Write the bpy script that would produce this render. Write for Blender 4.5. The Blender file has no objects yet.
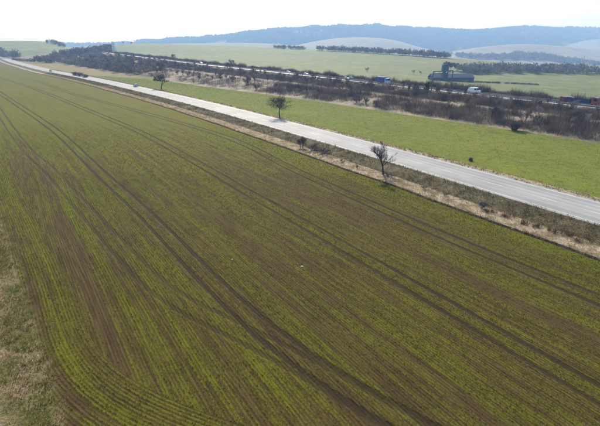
import bpy, math, random
import numpy as np
from mathutils import Vector

rnd = random.Random(7)
rng = np.random.default_rng(7)
scene = bpy.context.scene
COL = scene.collection

# ------------------------------------------------------------------ camera
CAM_H = 24.0
FOC = 410.0 / 600.0            # focal length in picture widths
PITCH = math.radians(22.28)    # downward tilt
cam_data = bpy.data.cameras.new('camera')
cam_data.sensor_width = 36.0
cam_data.lens = 36.0 * FOC
cam_data.clip_start = 0.5
cam_data.clip_end = 40000.0
cam = bpy.data.objects.new('camera', cam_data)
COL.objects.link(cam)
cam.location = (0, 0, CAM_H)
cam.rotation_euler = (math.pi / 2 - PITCH, 0, 0)
scene.camera = cam

# ------------------------------------------------------------------ light
SUN_AZ = math.radians(-6)      # clockwise from +Y: ahead, a little to the left
SUN_EL = math.radians(37)
world = bpy.data.worlds.new('World')
scene.world = world
world.use_nodes = True
wn = world.node_tree
bg = wn.nodes['Background']
sky = wn.nodes.new('ShaderNodeTexSky')
sky.sky_type = 'NISHITA'
sky.sun_disc = False
sky.sun_elevation = SUN_EL
sky.sun_rotation = SUN_AZ
sky.air_density = 1.0
sky.dust_density = 1.2
sky.ozone_density = 2.0
wn.links.new(sky.outputs[0], bg.inputs[0])
bg.inputs[1].default_value = 0.15
sun_data = bpy.data.lights.new('sun', 'SUN')
sun_data.energy = 5.0
sun_data.angle = math.radians(0.6)
sun_data.color = (1.0, 0.93, 0.80)
sun = bpy.data.objects.new('sun', sun_data)
COL.objects.link(sun)
sdir = Vector((math.sin(SUN_AZ) * math.cos(SUN_EL), math.cos(SUN_AZ) * math.cos(SUN_EL), math.sin(SUN_EL)))
sun.rotation_euler = sdir.to_track_quat('Z', 'Y').to_euler()
sun.location = sdir * 500
scene.view_settings.view_transform = 'Standard'
scene.view_settings.look = 'None'
scene.view_settings.gamma = 1.0
scene.view_settings.exposure = 0.56
scene.view_settings.use_curve_mapping = False
scene.cycles.use_denoising = True
scene.cycles.max_bounces = 6
scene.cycles.transparent_max_bounces = 8
scene.cycles.volume_bounces = 1
HAZE_DENSITY = 0.00027

# ------------------------------------------------------------------ helpers
def tag(o, label=None, cat=None, group=None, kind=None):
    if label: o['label'] = label
    if cat: o['category'] = cat
    if group: o['group'] = group
    if kind: o['kind'] = kind
    return o

def empty(name, loc=(0, 0, 0), rz=0.0):
    o = bpy.data.objects.new(name, None)
    COL.objects.link(o)
    o.location = loc
    o.rotation_euler = (0, 0, rz)
    return o

def np_mesh(name, verts, faces, attrs=None, smooth=False):
    """verts (N,3), faces (M,k) of one size"""
    verts = np.asarray(verts, dtype=np.float32)
    faces = np.asarray(faces, dtype=np.int32)
    m = bpy.data.meshes.new(name)
    k = faces.shape[1]
    m.vertices.add(len(verts)); m.vertices.foreach_set('co', verts.ravel())
    m.loops.add(faces.size); m.loops.foreach_set('vertex_index', faces.ravel())
    m.polygons.add(len(faces))
    m.polygons.foreach_set('loop_start', np.arange(0, faces.size, k, dtype=np.int32))
    m.polygons.foreach_set('use_smooth', np.full(len(faces), smooth, dtype=bool))
    if attrs:
        for an, av in attrs.items():
            a = m.attributes.new(an, 'FLOAT', 'POINT')
            a.data.foreach_set('value', np.asarray(av, dtype=np.float32).ravel())
    m.update(calc_edges=True)
    return m

def obj(name, mesh, mat=None, parent=None):
    o = bpy.data.objects.new(name, mesh)
    COL.objects.link(o)
    if mat is not None and not mesh.materials:
        mesh.materials.append(mat)
    if parent is not None:
        o.parent = parent
    return o

class MB:
    """collects boxes, tubes and prisms into one mesh"""
    def __init__(s): s.v = []; s.f = []
    def add(s, vs, fs):
        b = len(s.v); s.v += [tuple(v) for v in vs]; s.f += [tuple(i + b for i in f) for f in fs]
        return s
    def box(s, x0, x1, y0, y1, z0, z1):
        return s.add([(x0, y0, z0), (x1, y0, z0), (x1, y1, z0), (x0, y1, z0), (x0, y0, z1), (x1, y0, z1), (x1, y1, z1), (x0, y1, z1)],
                     [(0, 3, 2, 1), (4, 5, 6, 7), (0, 1, 5, 4), (1, 2, 6, 5), (2, 3, 7, 6), (3, 0, 4, 7)])
    def tube(s, p, q, r0, r1, n=6, cap=True):
        p = Vector(p); q = Vector(q); d = (q - p)
        if d.length < 1e-6: return s
        d.normalize()
        a = d.orthogonal().normalized(); b = d.cross(a)
        vs = []
        for (c, r) in ((p, r0), (q, r1)):
            for i in range(n):
                t = 2 * math.pi * i / n
                vs.append(c + a * (math.cos(t) * r) + b * (math.sin(t) * r))
        fs = [(i, (i + 1) % n, n + (i + 1) % n, n + i) for i in range(n)]
        if cap: fs += [tuple(range(n - 1, -1, -1)), tuple(range(n, 2 * n))]
        return s.add(vs, fs)
    def prism(s, prof, y0, y1, inset=None):
        """side profile [(x,z)] extruded along y; inset[i] narrows profile vertex i"""
        n = len(prof); vs = []
        for sgn, y in ((-1, y0), (1, y1)):
            for i, (x, z) in enumerate(prof):
                k = inset[i] if inset else 0
                vs.append((x, y - sgn * k, z))
        fs = [tuple(range(n)), tuple(range(2 * n - 1, n - 1, -1))]
        fs += [(i, n + i, n + (i + 1) % n, (i + 1) % n) for i in range(n)]
        return s.add(vs, fs)
    def mesh(s, name, smooth=False):
        m = bpy.data.meshes.new(name); m.from_pydata([tuple(v) for v in s.v], [], s.f)
        if smooth:
            for p in m.polygons: p.use_smooth = True
        m.update()
        return m
    def build(s, name, mat, parent=None, smooth=False):
        return obj(name, s.mesh(name, smooth), mat, parent)

def catmull(pts, step=6.0):
    P = np.array(pts, dtype=float)
    P = np.vstack([2 * P[0] - P[1], P, 2 * P[-1] - P[-2]])
    out = []
    for i in range(1, len(P) - 2):
        n = max(2, int(np.linalg.norm(P[i + 1] - P[i]) / step))
        t = np.linspace(0, 1, n, endpoint=False)[:, None]
        a, b, c, d = P[i - 1], P[i], P[i + 1], P[i + 2]
        out.append(0.5 * (2 * b + (c - a) * t + (2 * a - 5 * b + 4 * c - d) * t ** 2 + (3 * b - a - 3 * c + d) * t ** 3))
    out.append(P[-2][None, :])
    return np.vstack(out)

def smooth_curve(c, it=20):
    c = c.copy()
    for _ in range(it):
        c[1:-1] = 0.25 * c[:-2] + 0.5 * c[1:-1] + 0.25 * c[2:]
    return c

def arclen(c):
    return np.concatenate([[0], np.cumsum(np.linalg.norm(np.diff(c, axis=0), axis=1))])

def resample(c, s):
    a = arclen(c)
    return np.stack([np.interp(s, a, c[:, k]) for k in range(c.shape[1])], axis=1)

def offset(c, d):
    """shift a plan curve to its right by d"""
    t = np.gradient(c[:, :2], axis=0)
    t /= np.linalg.norm(t, axis=1)[:, None]
    o = c.copy()
    o[:, 0] += t[:, 1] * d
    o[:, 1] -= t[:, 0] * d
    return o

def sdist(P, curve):
    """signed distance (positive to the right), unit gradient, arc position"""
    best = np.full(len(P), 1e18); sd = np.zeros(len(P)); gx = np.zeros(len(P)); gy = np.zeros(len(P)); ss = np.zeros(len(P))
    a = arclen(curve[:, :2])
    for i in range(len(curve) - 1):
        p, q = curve[i, :2], curve[i + 1, :2]
        d = q - p; L = np.hypot(*d)
        if L < 1e-9: continue
        d = d / L
        rx = P[:, 0] - p[0]; ry = P[:, 1] - p[1]
        t = np.clip(rx * d[0] + ry * d[1], 0, L)
        ex = rx - t * d[0]; ey = ry - t * d[1]
        dd = ex * ex + ey * ey
        m = dd < best
        best[m] = dd[m]
        sg = np.where(rx * d[1] - ry * d[0] >= 0, 1.0, -1.0)
        sd[m] = (sg * np.sqrt(dd))[m]
        gx[m] = d[1]; gy[m] = -d[0]
        ss[m] = (a[i] + t)[m]
    return sd, gx, gy, ss

def hash1(i, k=0):
    x = np.sin(i * 127.1 + k * 311.7) * 43758.5453
    return x - np.floor(x)

def vnoise1(x, k=0):
    i = np.floor(x); f = x - i; f = f * f * (3 - 2 * f)
    return hash1(i, k) * (1 - f) + hash1(i + 1, k) * f

def vnoise2(x, y, k=0):
    i = np.floor(x); j = np.floor(y); f = x - i; g = y - j
    f = f * f * (3 - 2 * f); g = g * g * (3 - 2 * g)
    h = lambda a, b: hash1(a + 57.0 * b, k)
    return (h(i, j) * (1 - f) + h(i + 1, j) * f) * (1 - g) + (h(i, j + 1) * (1 - f) + h(i + 1, j + 1) * f) * g

def sstep(a, b, x):
    t = np.clip((x - a) / (b - a), 0, 1)
    return t * t * (3 - 2 * t)

# ------------------------------------------------------------------ materials
class NT:
    def __init__(s, name, rough=0.9, spec=0.2):
        s.m = bpy.data.materials.new(name); s.m.use_nodes = True
        s.t = s.m.node_tree; s.n = s.t.nodes
        s.b = s.n['Principled BSDF']
        s.b.inputs['Roughness'].default_value = rough
        s.b.inputs['Specular IOR Level'].default_value = spec
    def new(s, kind, **kw):
        n = s.n.new('ShaderNode' + kind)
        for k, v in kw.items(): setattr(n, k, v)
        return n
    def put(s, sock, v):
        if hasattr(v, 'links') or hasattr(v, 'is_linked'): s.t.links.new(v, sock)
        else: sock.default_value = v
    def math(s, op, a, b=0.0, clamp=False):
        n = s.new('Math', operation=op, use_clamp=clamp)
        s.put(n.inputs[0], a); s.put(n.inputs[1], b)
        return n.outputs[0]
    def attr(s, name): return s.new('Attribute', attribute_name=name).outputs['Fac']
    def coord(s): return s.new('TexCoord').outputs['Object']
    def noise(s, scale, detail=4, rough=0.55, vec=None, w=None):
        n = s.new('TexNoise'); n.inputs['Scale'].default_value = scale
        n.inputs['Detail'].default_value = detail; n.inputs['Roughness'].default_value = rough
        s.put(n.inputs['Vector'], vec if vec is not None else s.coord())
        return n.outputs['Fac']
    def vec(s, x, y, z=0.0):
        n = s.new('CombineXYZ'); s.put(n.inputs[0], x); s.put(n.inputs[1], y); s.put(n.inputs[2], z)
        return n.outputs[0]
    def mapr(s, v, a, b, c=0.0, d=1.0):
        n = s.new('MapRange', interpolation_type='SMOOTHSTEP'); s.put(n.inputs[0], v)
        for i, q in enumerate((a, b, c, d)): n.inputs[i + 1].default_value = q
        return n.outputs[0]
    def mix(s, f, a, b):
        n = s.new('Mix', data_type='RGBA'); s.put(n.inputs[0], f)
        for sock, v in ((n.inputs[6], a), (n.inputs[7], b)):
            if isinstance(v, tuple): sock.default_value = (*v, 1.0)
            else: s.t.links.new(v, sock)
        return n.outputs[2]
    def bump(s, h, strength, dist):
        n = s.new('Bump'); n.inputs['Strength'].default_value = strength; n.inputs['Distance'].default_value = dist
        s.t.links.new(h, n.inputs['Height']); s.t.links.new(n.outputs[0], s.b.inputs['Normal'])
    def color(s, c):
        if isinstance(c, tuple): s.b.inputs['Base Color'].default_value = (*c, 1.0)
        else: s.t.links.new(c, s.b.inputs['Base Color'])
        return s
    def translucent(s, c, fac):
        tr = s.new('BsdfTranslucent'); mx = s.new('MixShader'); mx.inputs[0].default_value = fac
        if isinstance(c, tuple): tr.inputs[0].default_value = (*c, 1.0)
        else: s.t.links.new(c, tr.inputs[0])
        out = s.n['Material Output']
        s.t.links.new(s.b.outputs[0], mx.inputs[1]); s.t.links.new(tr.outputs[0], mx.inputs[2])
        s.t.links.new(mx.outputs[0], out.inputs['Surface'])
        return s

def mat_two(name, a, b, scale, rough=0.9, spec=0.2, lo=0.35, hi=0.65, fine=None, bump=None):
    t = NT(name, rough, spec)
    c = t.mix(t.mapr(t.noise(scale, 5), lo, hi), a, b)
    if fine:
        g = t.noise(fine, 3, 0.7)
        k = t.new('MixRGB', blend_type='MULTIPLY'); k.inputs[0].default_value = 1.0
        t.t.links.new(c, k.inputs[1]); t.put(k.inputs[2], t.mix(t.mapr(g, 0.3, 0.7), (0.72, 0.72, 0.72), (1.25, 1.25, 1.25)))
        c = k.outputs[0]
        if bump: t.bump(g, bump[0], bump[1])
    t.color(c)
    return t.m

def mat_plain(name, c, rough=0.5, spec=0.5, metal=0.0, scale=3.0):
    t = NT(name, rough, spec)
    a = tuple(x * 0.85 for x in c); b = tuple(min(1, x * 1.12) for x in c)
    t.color(t.mix(t.noise(scale, 3), a, b))
    t.b.inputs['Metallic'].default_value = metal
    return t.m

M = {}
# ---- crop field: drill rows, wheel tracks, bare soil and seedlings
def field_material():
    t = NT('field_crop', 0.95, 0.08)
    cover = t.attr('cover'); lod = t.attr('lod')
    hd = t.math('LESS_THAN', t.attr('rowh'), 0.0); nh = t.math('SUBTRACT', 1.0, hd)
    rowc = t.math('ADD', t.math('MULTIPLY', t.attr('rowh'), hd), t.math('MULTIPLY', t.attr('t2'), nh))
    along = t.math('ADD', t.math('MULTIPLY', t.attr('alh'), hd), t.math('MULTIPLY', t.attr('alm'), nh))
    wob = t.math('MULTIPLY', t.math('SUBTRACT', t.noise(0.9, 4), 0.5), 0.16)
    ph = t.math('MULTIPLY', t.math('ADD', rowc, wob), 2 * math.pi / 0.28)
    row = t.math('MULTIPLY', t.math('ADD', t.math('COSINE', ph), 1.0), 0.5)
    streak = t.noise(1.0, 5, 0.65, t.vec(t.math('MULTIPLY', rowc, 1.1), t.math('MULTIPLY', along, 0.035)))
    streak2 = t.noise(1.0, 4, 0.6, t.vec(t.math('MULTIPLY', rowc, 3.6), t.math('MULTIPLY', along, 0.16), 5.0))
    speck = t.noise(5.5, 5, 0.75)
    clod = t.noise(9.0, 6, 0.75)
    # share of green in the surface itself
    base = t.math('ADD', t.math('MULTIPLY', cover, 0.95), t.math('MULTIPLY', t.math('SUBTRACT', streak, 0.5), 1.6))
    base = t.math('ADD', base, t.math('MULTIPLY', t.math('SUBTRACT', streak2, 0.5), 1.3))
    rowpart = t.math('MULTIPLY', t.math('SUBTRACT', row, 0.5), t.math('SUBTRACT', 0.52, t.math('MULTIPLY', lod, 0.42)))
    g = t.math('ADD', t.math('ADD', base, rowpart), t.math('MULTIPLY', t.math('SUBTRACT', speck, 0.5), 2.2))
    g = t.math('ADD', g, t.math('MULTIPLY', lod, 0.55))
    g = t.mapr(g, 0.25, 1.05)
    tr = None
    for nm in ('tA', 'tB', 't2', 't3'):
        d = t.math('ABSOLUTE', t.math('SUBTRACT', t.math('ABSOLUTE', t.attr(nm)), 1.0))
        d = t.math('ADD', d, t.math('MULTIPLY', t.math('SUBTRACT', t.noise(1.3, 4), 0.5), 0.42))
        w = t.mapr(d, 0.14, 0.42, 1.0, 0.0)
        if nm == 'tB': w = t.math('MULTIPLY', w, 0.75)
        tr = w if tr is None else t.math('MAXIMUM', tr, w)
    lug = t.math('MULTIPLY', t.mapr(t.math('SINE', t.math('MULTIPLY', along, 2 * math.pi / 0.42)), -0.4, 0.8), t.mapr(t.noise(0.8, 3), 0.4, 0.6))
    trk = t.math('MULTIPLY', tr, t.math('ADD', 0.85, t.math('MULTIPLY', lug, 0.14)))
    g = t.math('MULTIPLY', g, t.math('SUBTRACT', 1.0, trk))
    soil = t.mix(t.mapr(clod, 0.3, 0.7), (0.028, 0.018, 0.0065), (0.076, 0.050, 0.018))
    soil = t.mix(t.mapr(streak2, 0.4, 0.62), soil, t.mix(speck, (0.050, 0.035, 0.011), (0.105, 0.072, 0.026)))
    soil = t.mix(t.math('MULTIPLY', tr, t.math('ADD', 0.78, t.math('MULTIPLY', lug, 0.2))), soil, (0.026, 0.018, 0.009))
    straw = t.mapr(t.noise(22.0, 2, 0.8), 0.66, 0.74)
    soil = t.mix(t.math('MULTIPLY', straw, 0.35), soil, (0.26, 0.21, 0.13))
    grn = t.mix(t.mapr(t.noise(0.05, 4), 0.35, 0.65), (0.116, 0.114, 0.005), (0.094, 0.106, 0.005))
    grn = t.mix(t.mapr(streak, 0.3, 0.7), (0.094, 0.080, 0.010), grn)
    col = t.mix(g, soil, grn)
    # ragged transition into the grassy margin
    mg = t.mix(t.mapr(t.noise(0.35, 5), 0.4, 0.62), (0.19, 0.14, 0.075), (0.085, 0.082, 0.02))
    mg = t.mix(t.math('MULTIPLY', t.mapr(t.noise(2.6, 3, 0.7), 0.45, 0.7), 0.5), mg, (0.05, 0.042, 0.025))
    ed = t.math('SUBTRACT', t.attr('le'), t.math('MULTIPLY', t.noise(0.55, 5, 0.7), 1.4))
    col = t.mix(t.mapr(ed, -0.9, 0.1, 1.0, 0.0), col, mg)
    t.color(col)
    h = t.math('ADD', t.math('MULTIPLY', row, 0.35), t.math('MULTIPLY', clod, 0.8))
    h = t.math('SUBTRACT', h, t.math('MULTIPLY', tr, 1.3))
    t.bump(h, 0.9, 0.09)
    return t.m
M['field'] = field_material()

def blade_material(name, a, b, dry, dryness, tfac=0.35):
    t = NT(name, 0.6, 0.25)
    tint = t.attr('tint')
    c = t.mix(tint, a, b)
    n = t.noise(0.35, 4)
    c = t.mix(t.math('MULTIPLY', t.mapr(n, 0.45, 0.7), dryness), c, dry)
    t.color(c); t.translucent(c, tfac)
    return t.m
M['blade'] = blade_material('crop_leaves', (0.062, 0.058, 0.005), (0.102, 0.112, 0.007), (0.13, 0.095, 0.025), 0.6, 0.42)
M['dry'] = blade_material('dry_grass', (0.20, 0.13, 0.050), (0.46, 0.335, 0.165), (0.12, 0.085, 0.028), 0.5, 0.3)
M['rough'] = blade_material('rough_grass', (0.072, 0.056, 0.020), (0.15, 0.12, 0.040), (0.27, 0.19, 0.09), 0.9, 0.25)
M['margin_green'] = blade_material('margin_grass', (0.065, 0.062, 0.008), (0.19, 0.18, 0.016), (0.24, 0.17, 0.06), 0.5, 0.35)
M['meadow_blade'] = blade_material('meadow_leaves', (0.075, 0.095, 0.009), (0.135, 0.16, 0.014), (0.14, 0.13, 0.03), 0.4, 0.4)
M['weed'] = blade_material('dead_weeds', (0.10, 0.042, 0.028), (0.18, 0.085, 0.055), (0.20, 0.14, 0.09), 0.4, 0.1)
M['twig_brush'] = blade_material('brush_twigs', (0.056, 0.043, 0.037), (0.24, 0.185, 0.15), (0.28, 0.215, 0.16), 0.5, 0.1)

def meadow_material():
    t = NT('meadow_grass', 0.95, 0.1)
    va = t.attr('va'); ua = t.attr('ua'); far = t.attr('far')
    st = t.noise(1.0, 4, 0.6, t.vec(t.math('MULTIPLY', va, 0.9), t.math('MULTIPLY', ua, 0.02)))
    pa = t.noise(0.03, 4)
    sp = t.noise(2.2, 4, 0.7)
    c = t.mix(t.mapr(pa, 0.35, 0.65), (0.105, 0.140, 0.010), (0.140, 0.160, 0.013))
    c = t.mix(t.math('MULTIPLY', t.mapr(st, 0.52, 0.72), 0.55), c, (0.095, 0.090, 0.030))
    c = t.mix(t.math('MULTIPLY', t.mapr(sp, 0.45, 0.7), 0.5), c, (0.078, 0.076, 0.020))
    c = t.mix(t.math('MULTIPLY', t.mapr(t.noise(0.25, 5, 0.7), 0.45, 0.65), 0.5), c, (0.15, 0.145, 0.035))
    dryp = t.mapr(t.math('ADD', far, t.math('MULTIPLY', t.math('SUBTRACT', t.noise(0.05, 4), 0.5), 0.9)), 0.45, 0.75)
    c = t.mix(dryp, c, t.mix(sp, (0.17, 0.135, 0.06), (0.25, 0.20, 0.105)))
    rw = t.noise(1.0, 3, 0.6, t.vec(t.math('MULTIPLY', va, 2.6), t.math('MULTIPLY', ua, 0.05), 3.0))
    c = t.mix(t.math('MULTIPLY', t.mapr(rw, 0.48, 0.62), 0.35), c, (0.085, 0.085, 0.022))
    mid = t.noise(0.55, 5, 0.75)
    c = t.mix(t.math('MULTIPLY', t.mapr(mid, 0.5, 0.68), 0.6), c, (0.060, 0.078, 0.011))
    t.color(c); t.bump(mid, 0.8, 0.35)
    return t.m
M['meadow'] = meadow_material()
M['verge_tan'] = mat_two('verge_dry', (0.30, 0.235, 0.16), (0.115, 0.10, 0.045), 0.45, lo=0.42, hi=0.68, fine=3.0, bump=(0.8, 0.15))
M['verge_dark'] = mat_two('verge_rough', (0.070, 0.058, 0.026), (0.14, 0.11, 0.055), 0.6, lo=0.4, hi=0.75, fine=2.5, bump=(0.9, 0.25))
M['soil_edge'] = mat_two('furrow_soil', (0.035, 0.026, 0.017), (0.07, 0.05, 0.032), 1.5, fine=5.0, bump=(0.8, 0.1))
M['left_verge'] = mat_two('field_edge_ground', (0.19, 0.14, 0.075), (0.085, 0.082, 0.02), 0.35, lo=0.4, hi=0.62, fine=2.6, bump=(0.9, 0.2))
M['belt'] = mat_two('belt_slope', (0.23, 0.18, 0.135), (0.09, 0.075, 0.05), 0.07, lo=0.42, hi=0.62, fine=0.8, bump=(0.6, 0.3))
M['farfield'] = mat_two('far_field', (0.094, 0.112, 0.022), (0.118, 0.128, 0.030), 0.004, fine=0.05)
M['hillfield'] = mat_two('hill_field', (0.095, 0.118, 0.022), (0.13, 0.14, 0.035), 0.006, fine=0.03)
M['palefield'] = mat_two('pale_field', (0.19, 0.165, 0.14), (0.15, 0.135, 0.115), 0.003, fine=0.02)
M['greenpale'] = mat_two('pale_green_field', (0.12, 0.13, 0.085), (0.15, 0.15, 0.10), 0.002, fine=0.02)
M['forestfloor'] = mat_two('forest_floor', (0.05, 0.05, 0.04), (0.07, 0.065, 0.05), 0.01)
M['ground'] = mat_two('ground_soil', (0.10, 0.105, 0.03), (0.13, 0.11, 0.05), 0.02, fine=0.3)
M['forest'] = mat_two('forest_crowns', (0.045, 0.045, 0.035), (0.085, 0.075, 0.055), 0.01)
M['wood'] = mat_two('wood_twigs', (0.12, 0.098, 0.085), (0.30, 0.24, 0.205), 0.08)

def asphalt(name, a, b, rough, spec):
    t = NT(name, rough, spec)
    va = t.attr('va'); ua = t.attr('ua')
    lane = t.noise(1.0, 3, 0.6, t.vec(t.math('MULTIPLY', va, 1.05), t.math('MULTIPLY', ua, 0.004)))
    blot = t.noise(0.12, 4)
    fine = t.noise(14.0, 2)
    f = t.math('ADD', t.math('MULTIPLY', lane, 0.65), t.math('MULTIPLY', blot, 0.35))
    c = t.mix(t.mapr(f, 0.38, 0.62), a, b)
    seam = t.math('MULTIPLY', t.mapr(t.math('ABSOLUTE', t.math('SUBTRACT', va, 1.1)), 0.0, 0.12, 1.0, 0.0), 0.6)
    c = t.mix(seam, c, tuple(x * 0.45 for x in a))
    t.color(c)
    t.put(t.b.inputs['Roughness'], t.math('ADD', rough - 0.06, t.math('MULTIPLY', lane, 0.14)))
    t.bump(fine, 0.15, 0.01)
    return t.m
M['asphalt'] = asphalt('road_asphalt', (0.22, 0.213, 0.21), (0.32, 0.312, 0.305), 0.65, 0.08)
M['upper_road'] = asphalt('upper_road_shaded_asphalt', (0.040, 0.043, 0.050), (0.06, 0.063, 0.07), 0.95, 0.0)  # hedge shadow over the carriageway is put into this dark base colour
M['concrete'] = mat_two('shoulder_concrete', (0.42, 0.41, 0.39), (0.5, 0.49, 0.47), 0.2, rough=0.45, spec=0.5)
M['paint'] = mat_two('road_paint', (0.38, 0.38, 0.375), (0.52, 0.52, 0.51), 0.6, rough=0.6)
M['bark'] = mat_two('bark', (0.045, 0.036, 0.028), (0.085, 0.068, 0.052), 4.0)
M['twig'] = mat_two('twigs', (0.095, 0.074, 0.067), (0.20, 0.16, 0.14), 1.2)
M['pale_bark'] = mat_two('pale_bark', (0.24, 0.20, 0.17), (0.36, 0.31, 0.27), 2.0)
M['orchard_leaf'] = blade_material('old_leaves', (0.030, 0.036, 0.016), (0.075, 0.082, 0.035), (0.06, 0.05, 0.03), 0.5, 0.15)
M['evergreen'] = blade_material('evergreen_leaves', (0.012, 0.022, 0.014), (0.030, 0.045, 0.024), (0.03, 0.04, 0.02), 0.3, 0.1)
M['steel'] = mat_plain('galvanised_steel', (0.45, 0.46, 0.47), 0.4, 0.5, 0.7)
M['dark_steel'] = mat_plain('gantry_steel', (0.10, 0.13, 0.16), 0.5)
M['white_paint'] = mat_plain('white_car_paint', (0.78, 0.79, 0.80), 0.3)
M['silver_paint'] = mat_plain('silver_car_paint', (0.42, 0.44, 0.46), 0.3, 0.5, 0.4)
M['teal_paint'] = mat_plain('pale_teal_car_paint', (0.45, 0.60, 0.62), 0.3)
M['grey_paint'] = mat_plain('dark_grey_car_paint', (0.09, 0.10, 0.11), 0.3)
M['blue_paint'] = mat_plain('blue_tarpaulin', (0.03, 0.07, 0.22), 0.45)
M['lblue_paint'] = mat_plain('light_blue_cab_paint', (0.35, 0.50, 0.75), 0.3)
M['navy_paint'] = mat_plain('navy_trailer_paint', (0.012, 0.03, 0.12), 0.4)
M['red_paint'] = mat_plain('red_cab_paint', (0.24, 0.05, 0.04), 0.35)
M['dkred_paint'] = mat_plain('dark_red_van_paint', (0.16, 0.04, 0.04), 0.3)
M['glass'] = mat_plain('car_glass', (0.025, 0.03, 0.035), 0.08, 0.6)
M['tyre'] = mat_plain('tyre_rubber', (0.02, 0.02, 0.02), 0.8, 0.2)
M['rim'] = mat_plain('wheel_rim', (0.4, 0.4, 0.4), 0.35, 0.5, 0.8)
M['lamp'] = mat_plain('headlamp_glass', (0.75, 0.75, 0.72), 0.15)
M['tail'] = mat_plain('tail_lamp', (0.35, 0.02, 0.02), 0.2)
M['wall_white'] = mat_two('white_wall', (0.74, 0.73, 0.70), (0.80, 0.79, 0.77), 0.3)
M['wall_pink'] = mat_two('pale_pink_wall', (0.50, 0.40, 0.36), (0.56, 0.46, 0.41), 0.3)
M['wall_grey'] = mat_two('grey_blue_wall', (0.035, 0.06, 0.11), (0.05, 0.08, 0.135), 0.2)
M['roof_dark'] = mat_two('dark_blue_roof', (0.018, 0.04, 0.085), (0.03, 0.055, 0.105), 0.2)
M['roof_tile'] = mat_two('brown_tile_roof', (0.14, 0.075, 0.055), (0.19, 0.10, 0.075), 0.4)
M['door_dark'] = mat_plain('dark_door', (0.03, 0.035, 0.05), 0.5)
M['stone'] = mat_two('pale_stone', (0.50, 0.47, 0.42), (0.62, 0.60, 0.56), 4.0)

# ------------------------------------------------------------------ plan curves (metres)
ROAD_Z = 1.0
road_c = smooth_curve(catmull([(132, -80), (106, -36), (84, -2), (64, 28), (44.2, 56), (24.5, 86), (-13.5, 140), (-49, 188.5), (-111, 266),
                               (-165, 331), (-249, 427), (-340, 540), (-438, 664), (-640, 935), (-860, 1230)], 4.0), 60)
ROAD_HALF = 5.3
def on_road(d, z):
    c = offset(road_c, d)
    return np.column_stack([c, np.full(len(c), float(z))])

def with_z(pts, z):
    c = smooth_curve(catmull(pts, 5.0), 15)
    return np.column_stack([c, np.full(len(c), float(z))])

VERGE = 9.0
left_edge = with_z([(4, -20), (-4, 2), (-10.5, 13), (-16.0, 21), (-20.4, 25.8), (-25.8, 32), (-32.5, 41.2), (-39.6, 50.2), (-46.8, 58.8),
                    (-75, 93), (-120, 147), (-220, 262), (-420, 490), (-660, 770), (-860, 1010)], 0.0)
left_outer = with_z([(-40, -60), (-60, -20), (-75, 10), (-85, 30), (-100, 60), (-125, 95), (-165, 140), (-230, 215), (-330, 330), (-560, 560), (-860, 830), (-1060, 1010)], 0.1)
belt_foot = with_z([(135, 0), (118, 36), (100, 66), (77.5, 104.5), (57.8, 129), (44.5, 143), (20.8, 174), (-10, 210), (-62, 264), (-115, 329),
                    (-190, 414), (-318, 575), (-425, 700), (-560, 860)], 0.6)
MOT_Z = 4.0
mot_near = smooth_curve(catmull([(175, 25, 4), (150, 66, 4), (126, 104, 4), (102, 143, 4), (82, 174, 4), (42, 238, 4.1), (-15, 326, 4.6), (-92, 425, 6.0), (-175, 545, 7.6),
                                  (-257, 665, 9.0), (-355, 812, 10.8), (-440, 940, 12.0), (-520, 1060, 13.0)], 5.0), 15)
MOT_W = 12.5
mot_far = offset(mot_near, MOT_W)

# ------------------------------------------------------------------ strips between curves
def strip(name, A, B, na, nb, mat, s0=0.0, s1=1.0, dens=1.0, prof=None, noise=0.0, attrs=False, zoff=0.0):
    """ruled sheet between curves A and B; prof: list of (t, dz)"""
    u = np.linspace(0, 1, na) ** dens
    u = s0 + (s1 - s0) * u
    PA = resample(A, u * arclen(A)[-1]); PB = resample(B, u * arclen(B)[-1])
    t = np.linspace(0, 1, nb) if prof is None else np.array([p[0] for p in prof])
    dz = np.zeros(len(t)) if prof is None else np.array([p[1] for p in prof])
    nb = len(t)
    V = PA[:, None, :] * (1 - t)[None, :, None] + PB[:, None, :] * t[None, :, None]
    V[:, :, 2] += dz[None, :] + zoff
    if noise:
        inner = ((t > 1e-6) & (t < 1 - 1e-6)).astype(float)[None, :]
        V[:, :, 2] += noise * inner * (vnoise2(V[:, :, 0] * 0.35, V[:, :, 1] * 0.35) - 0.5)
    idx = np.arange(na * nb).reshape(na, nb)
    F = np.stack([idx[:-1, :-1], idx[:-1, 1:], idx[1:, 1:], idx[1:, :-1]], axis=-1).reshape(-1, 4)
    at = None
    if attrs:
        w = np.linalg.norm(PB[:, :2] - PA[:, :2], axis=1)
        ua = np.broadcast_to((u * arclen(A)[-1])[:, None], (na, nb)); va = t[None, :] * w[:, None]
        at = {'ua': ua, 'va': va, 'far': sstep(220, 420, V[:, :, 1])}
    # faces must point up
    a, b, c = V[0, 0], V[0, 1], V[1, 1]
    if np.cross(b - a, c - a)[2] < 0: F = F[:, ::-1]
    m = np_mesh(name, V.reshape(-1, 3), F, at, smooth=True)
    o = obj(name, m, mat); o['kind'] = 'structure'
    return o

def strip_pt(A, B, u, t):
    PA = resample(A, np.atleast_1d(u) * arclen(A)[-1]); PB = resample(B, np.atleast_1d(u) * arclen(B)[-1])
    t = np.atleast_1d(t)[:, None]
    return PA * (1 - t) + PB * t

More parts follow.
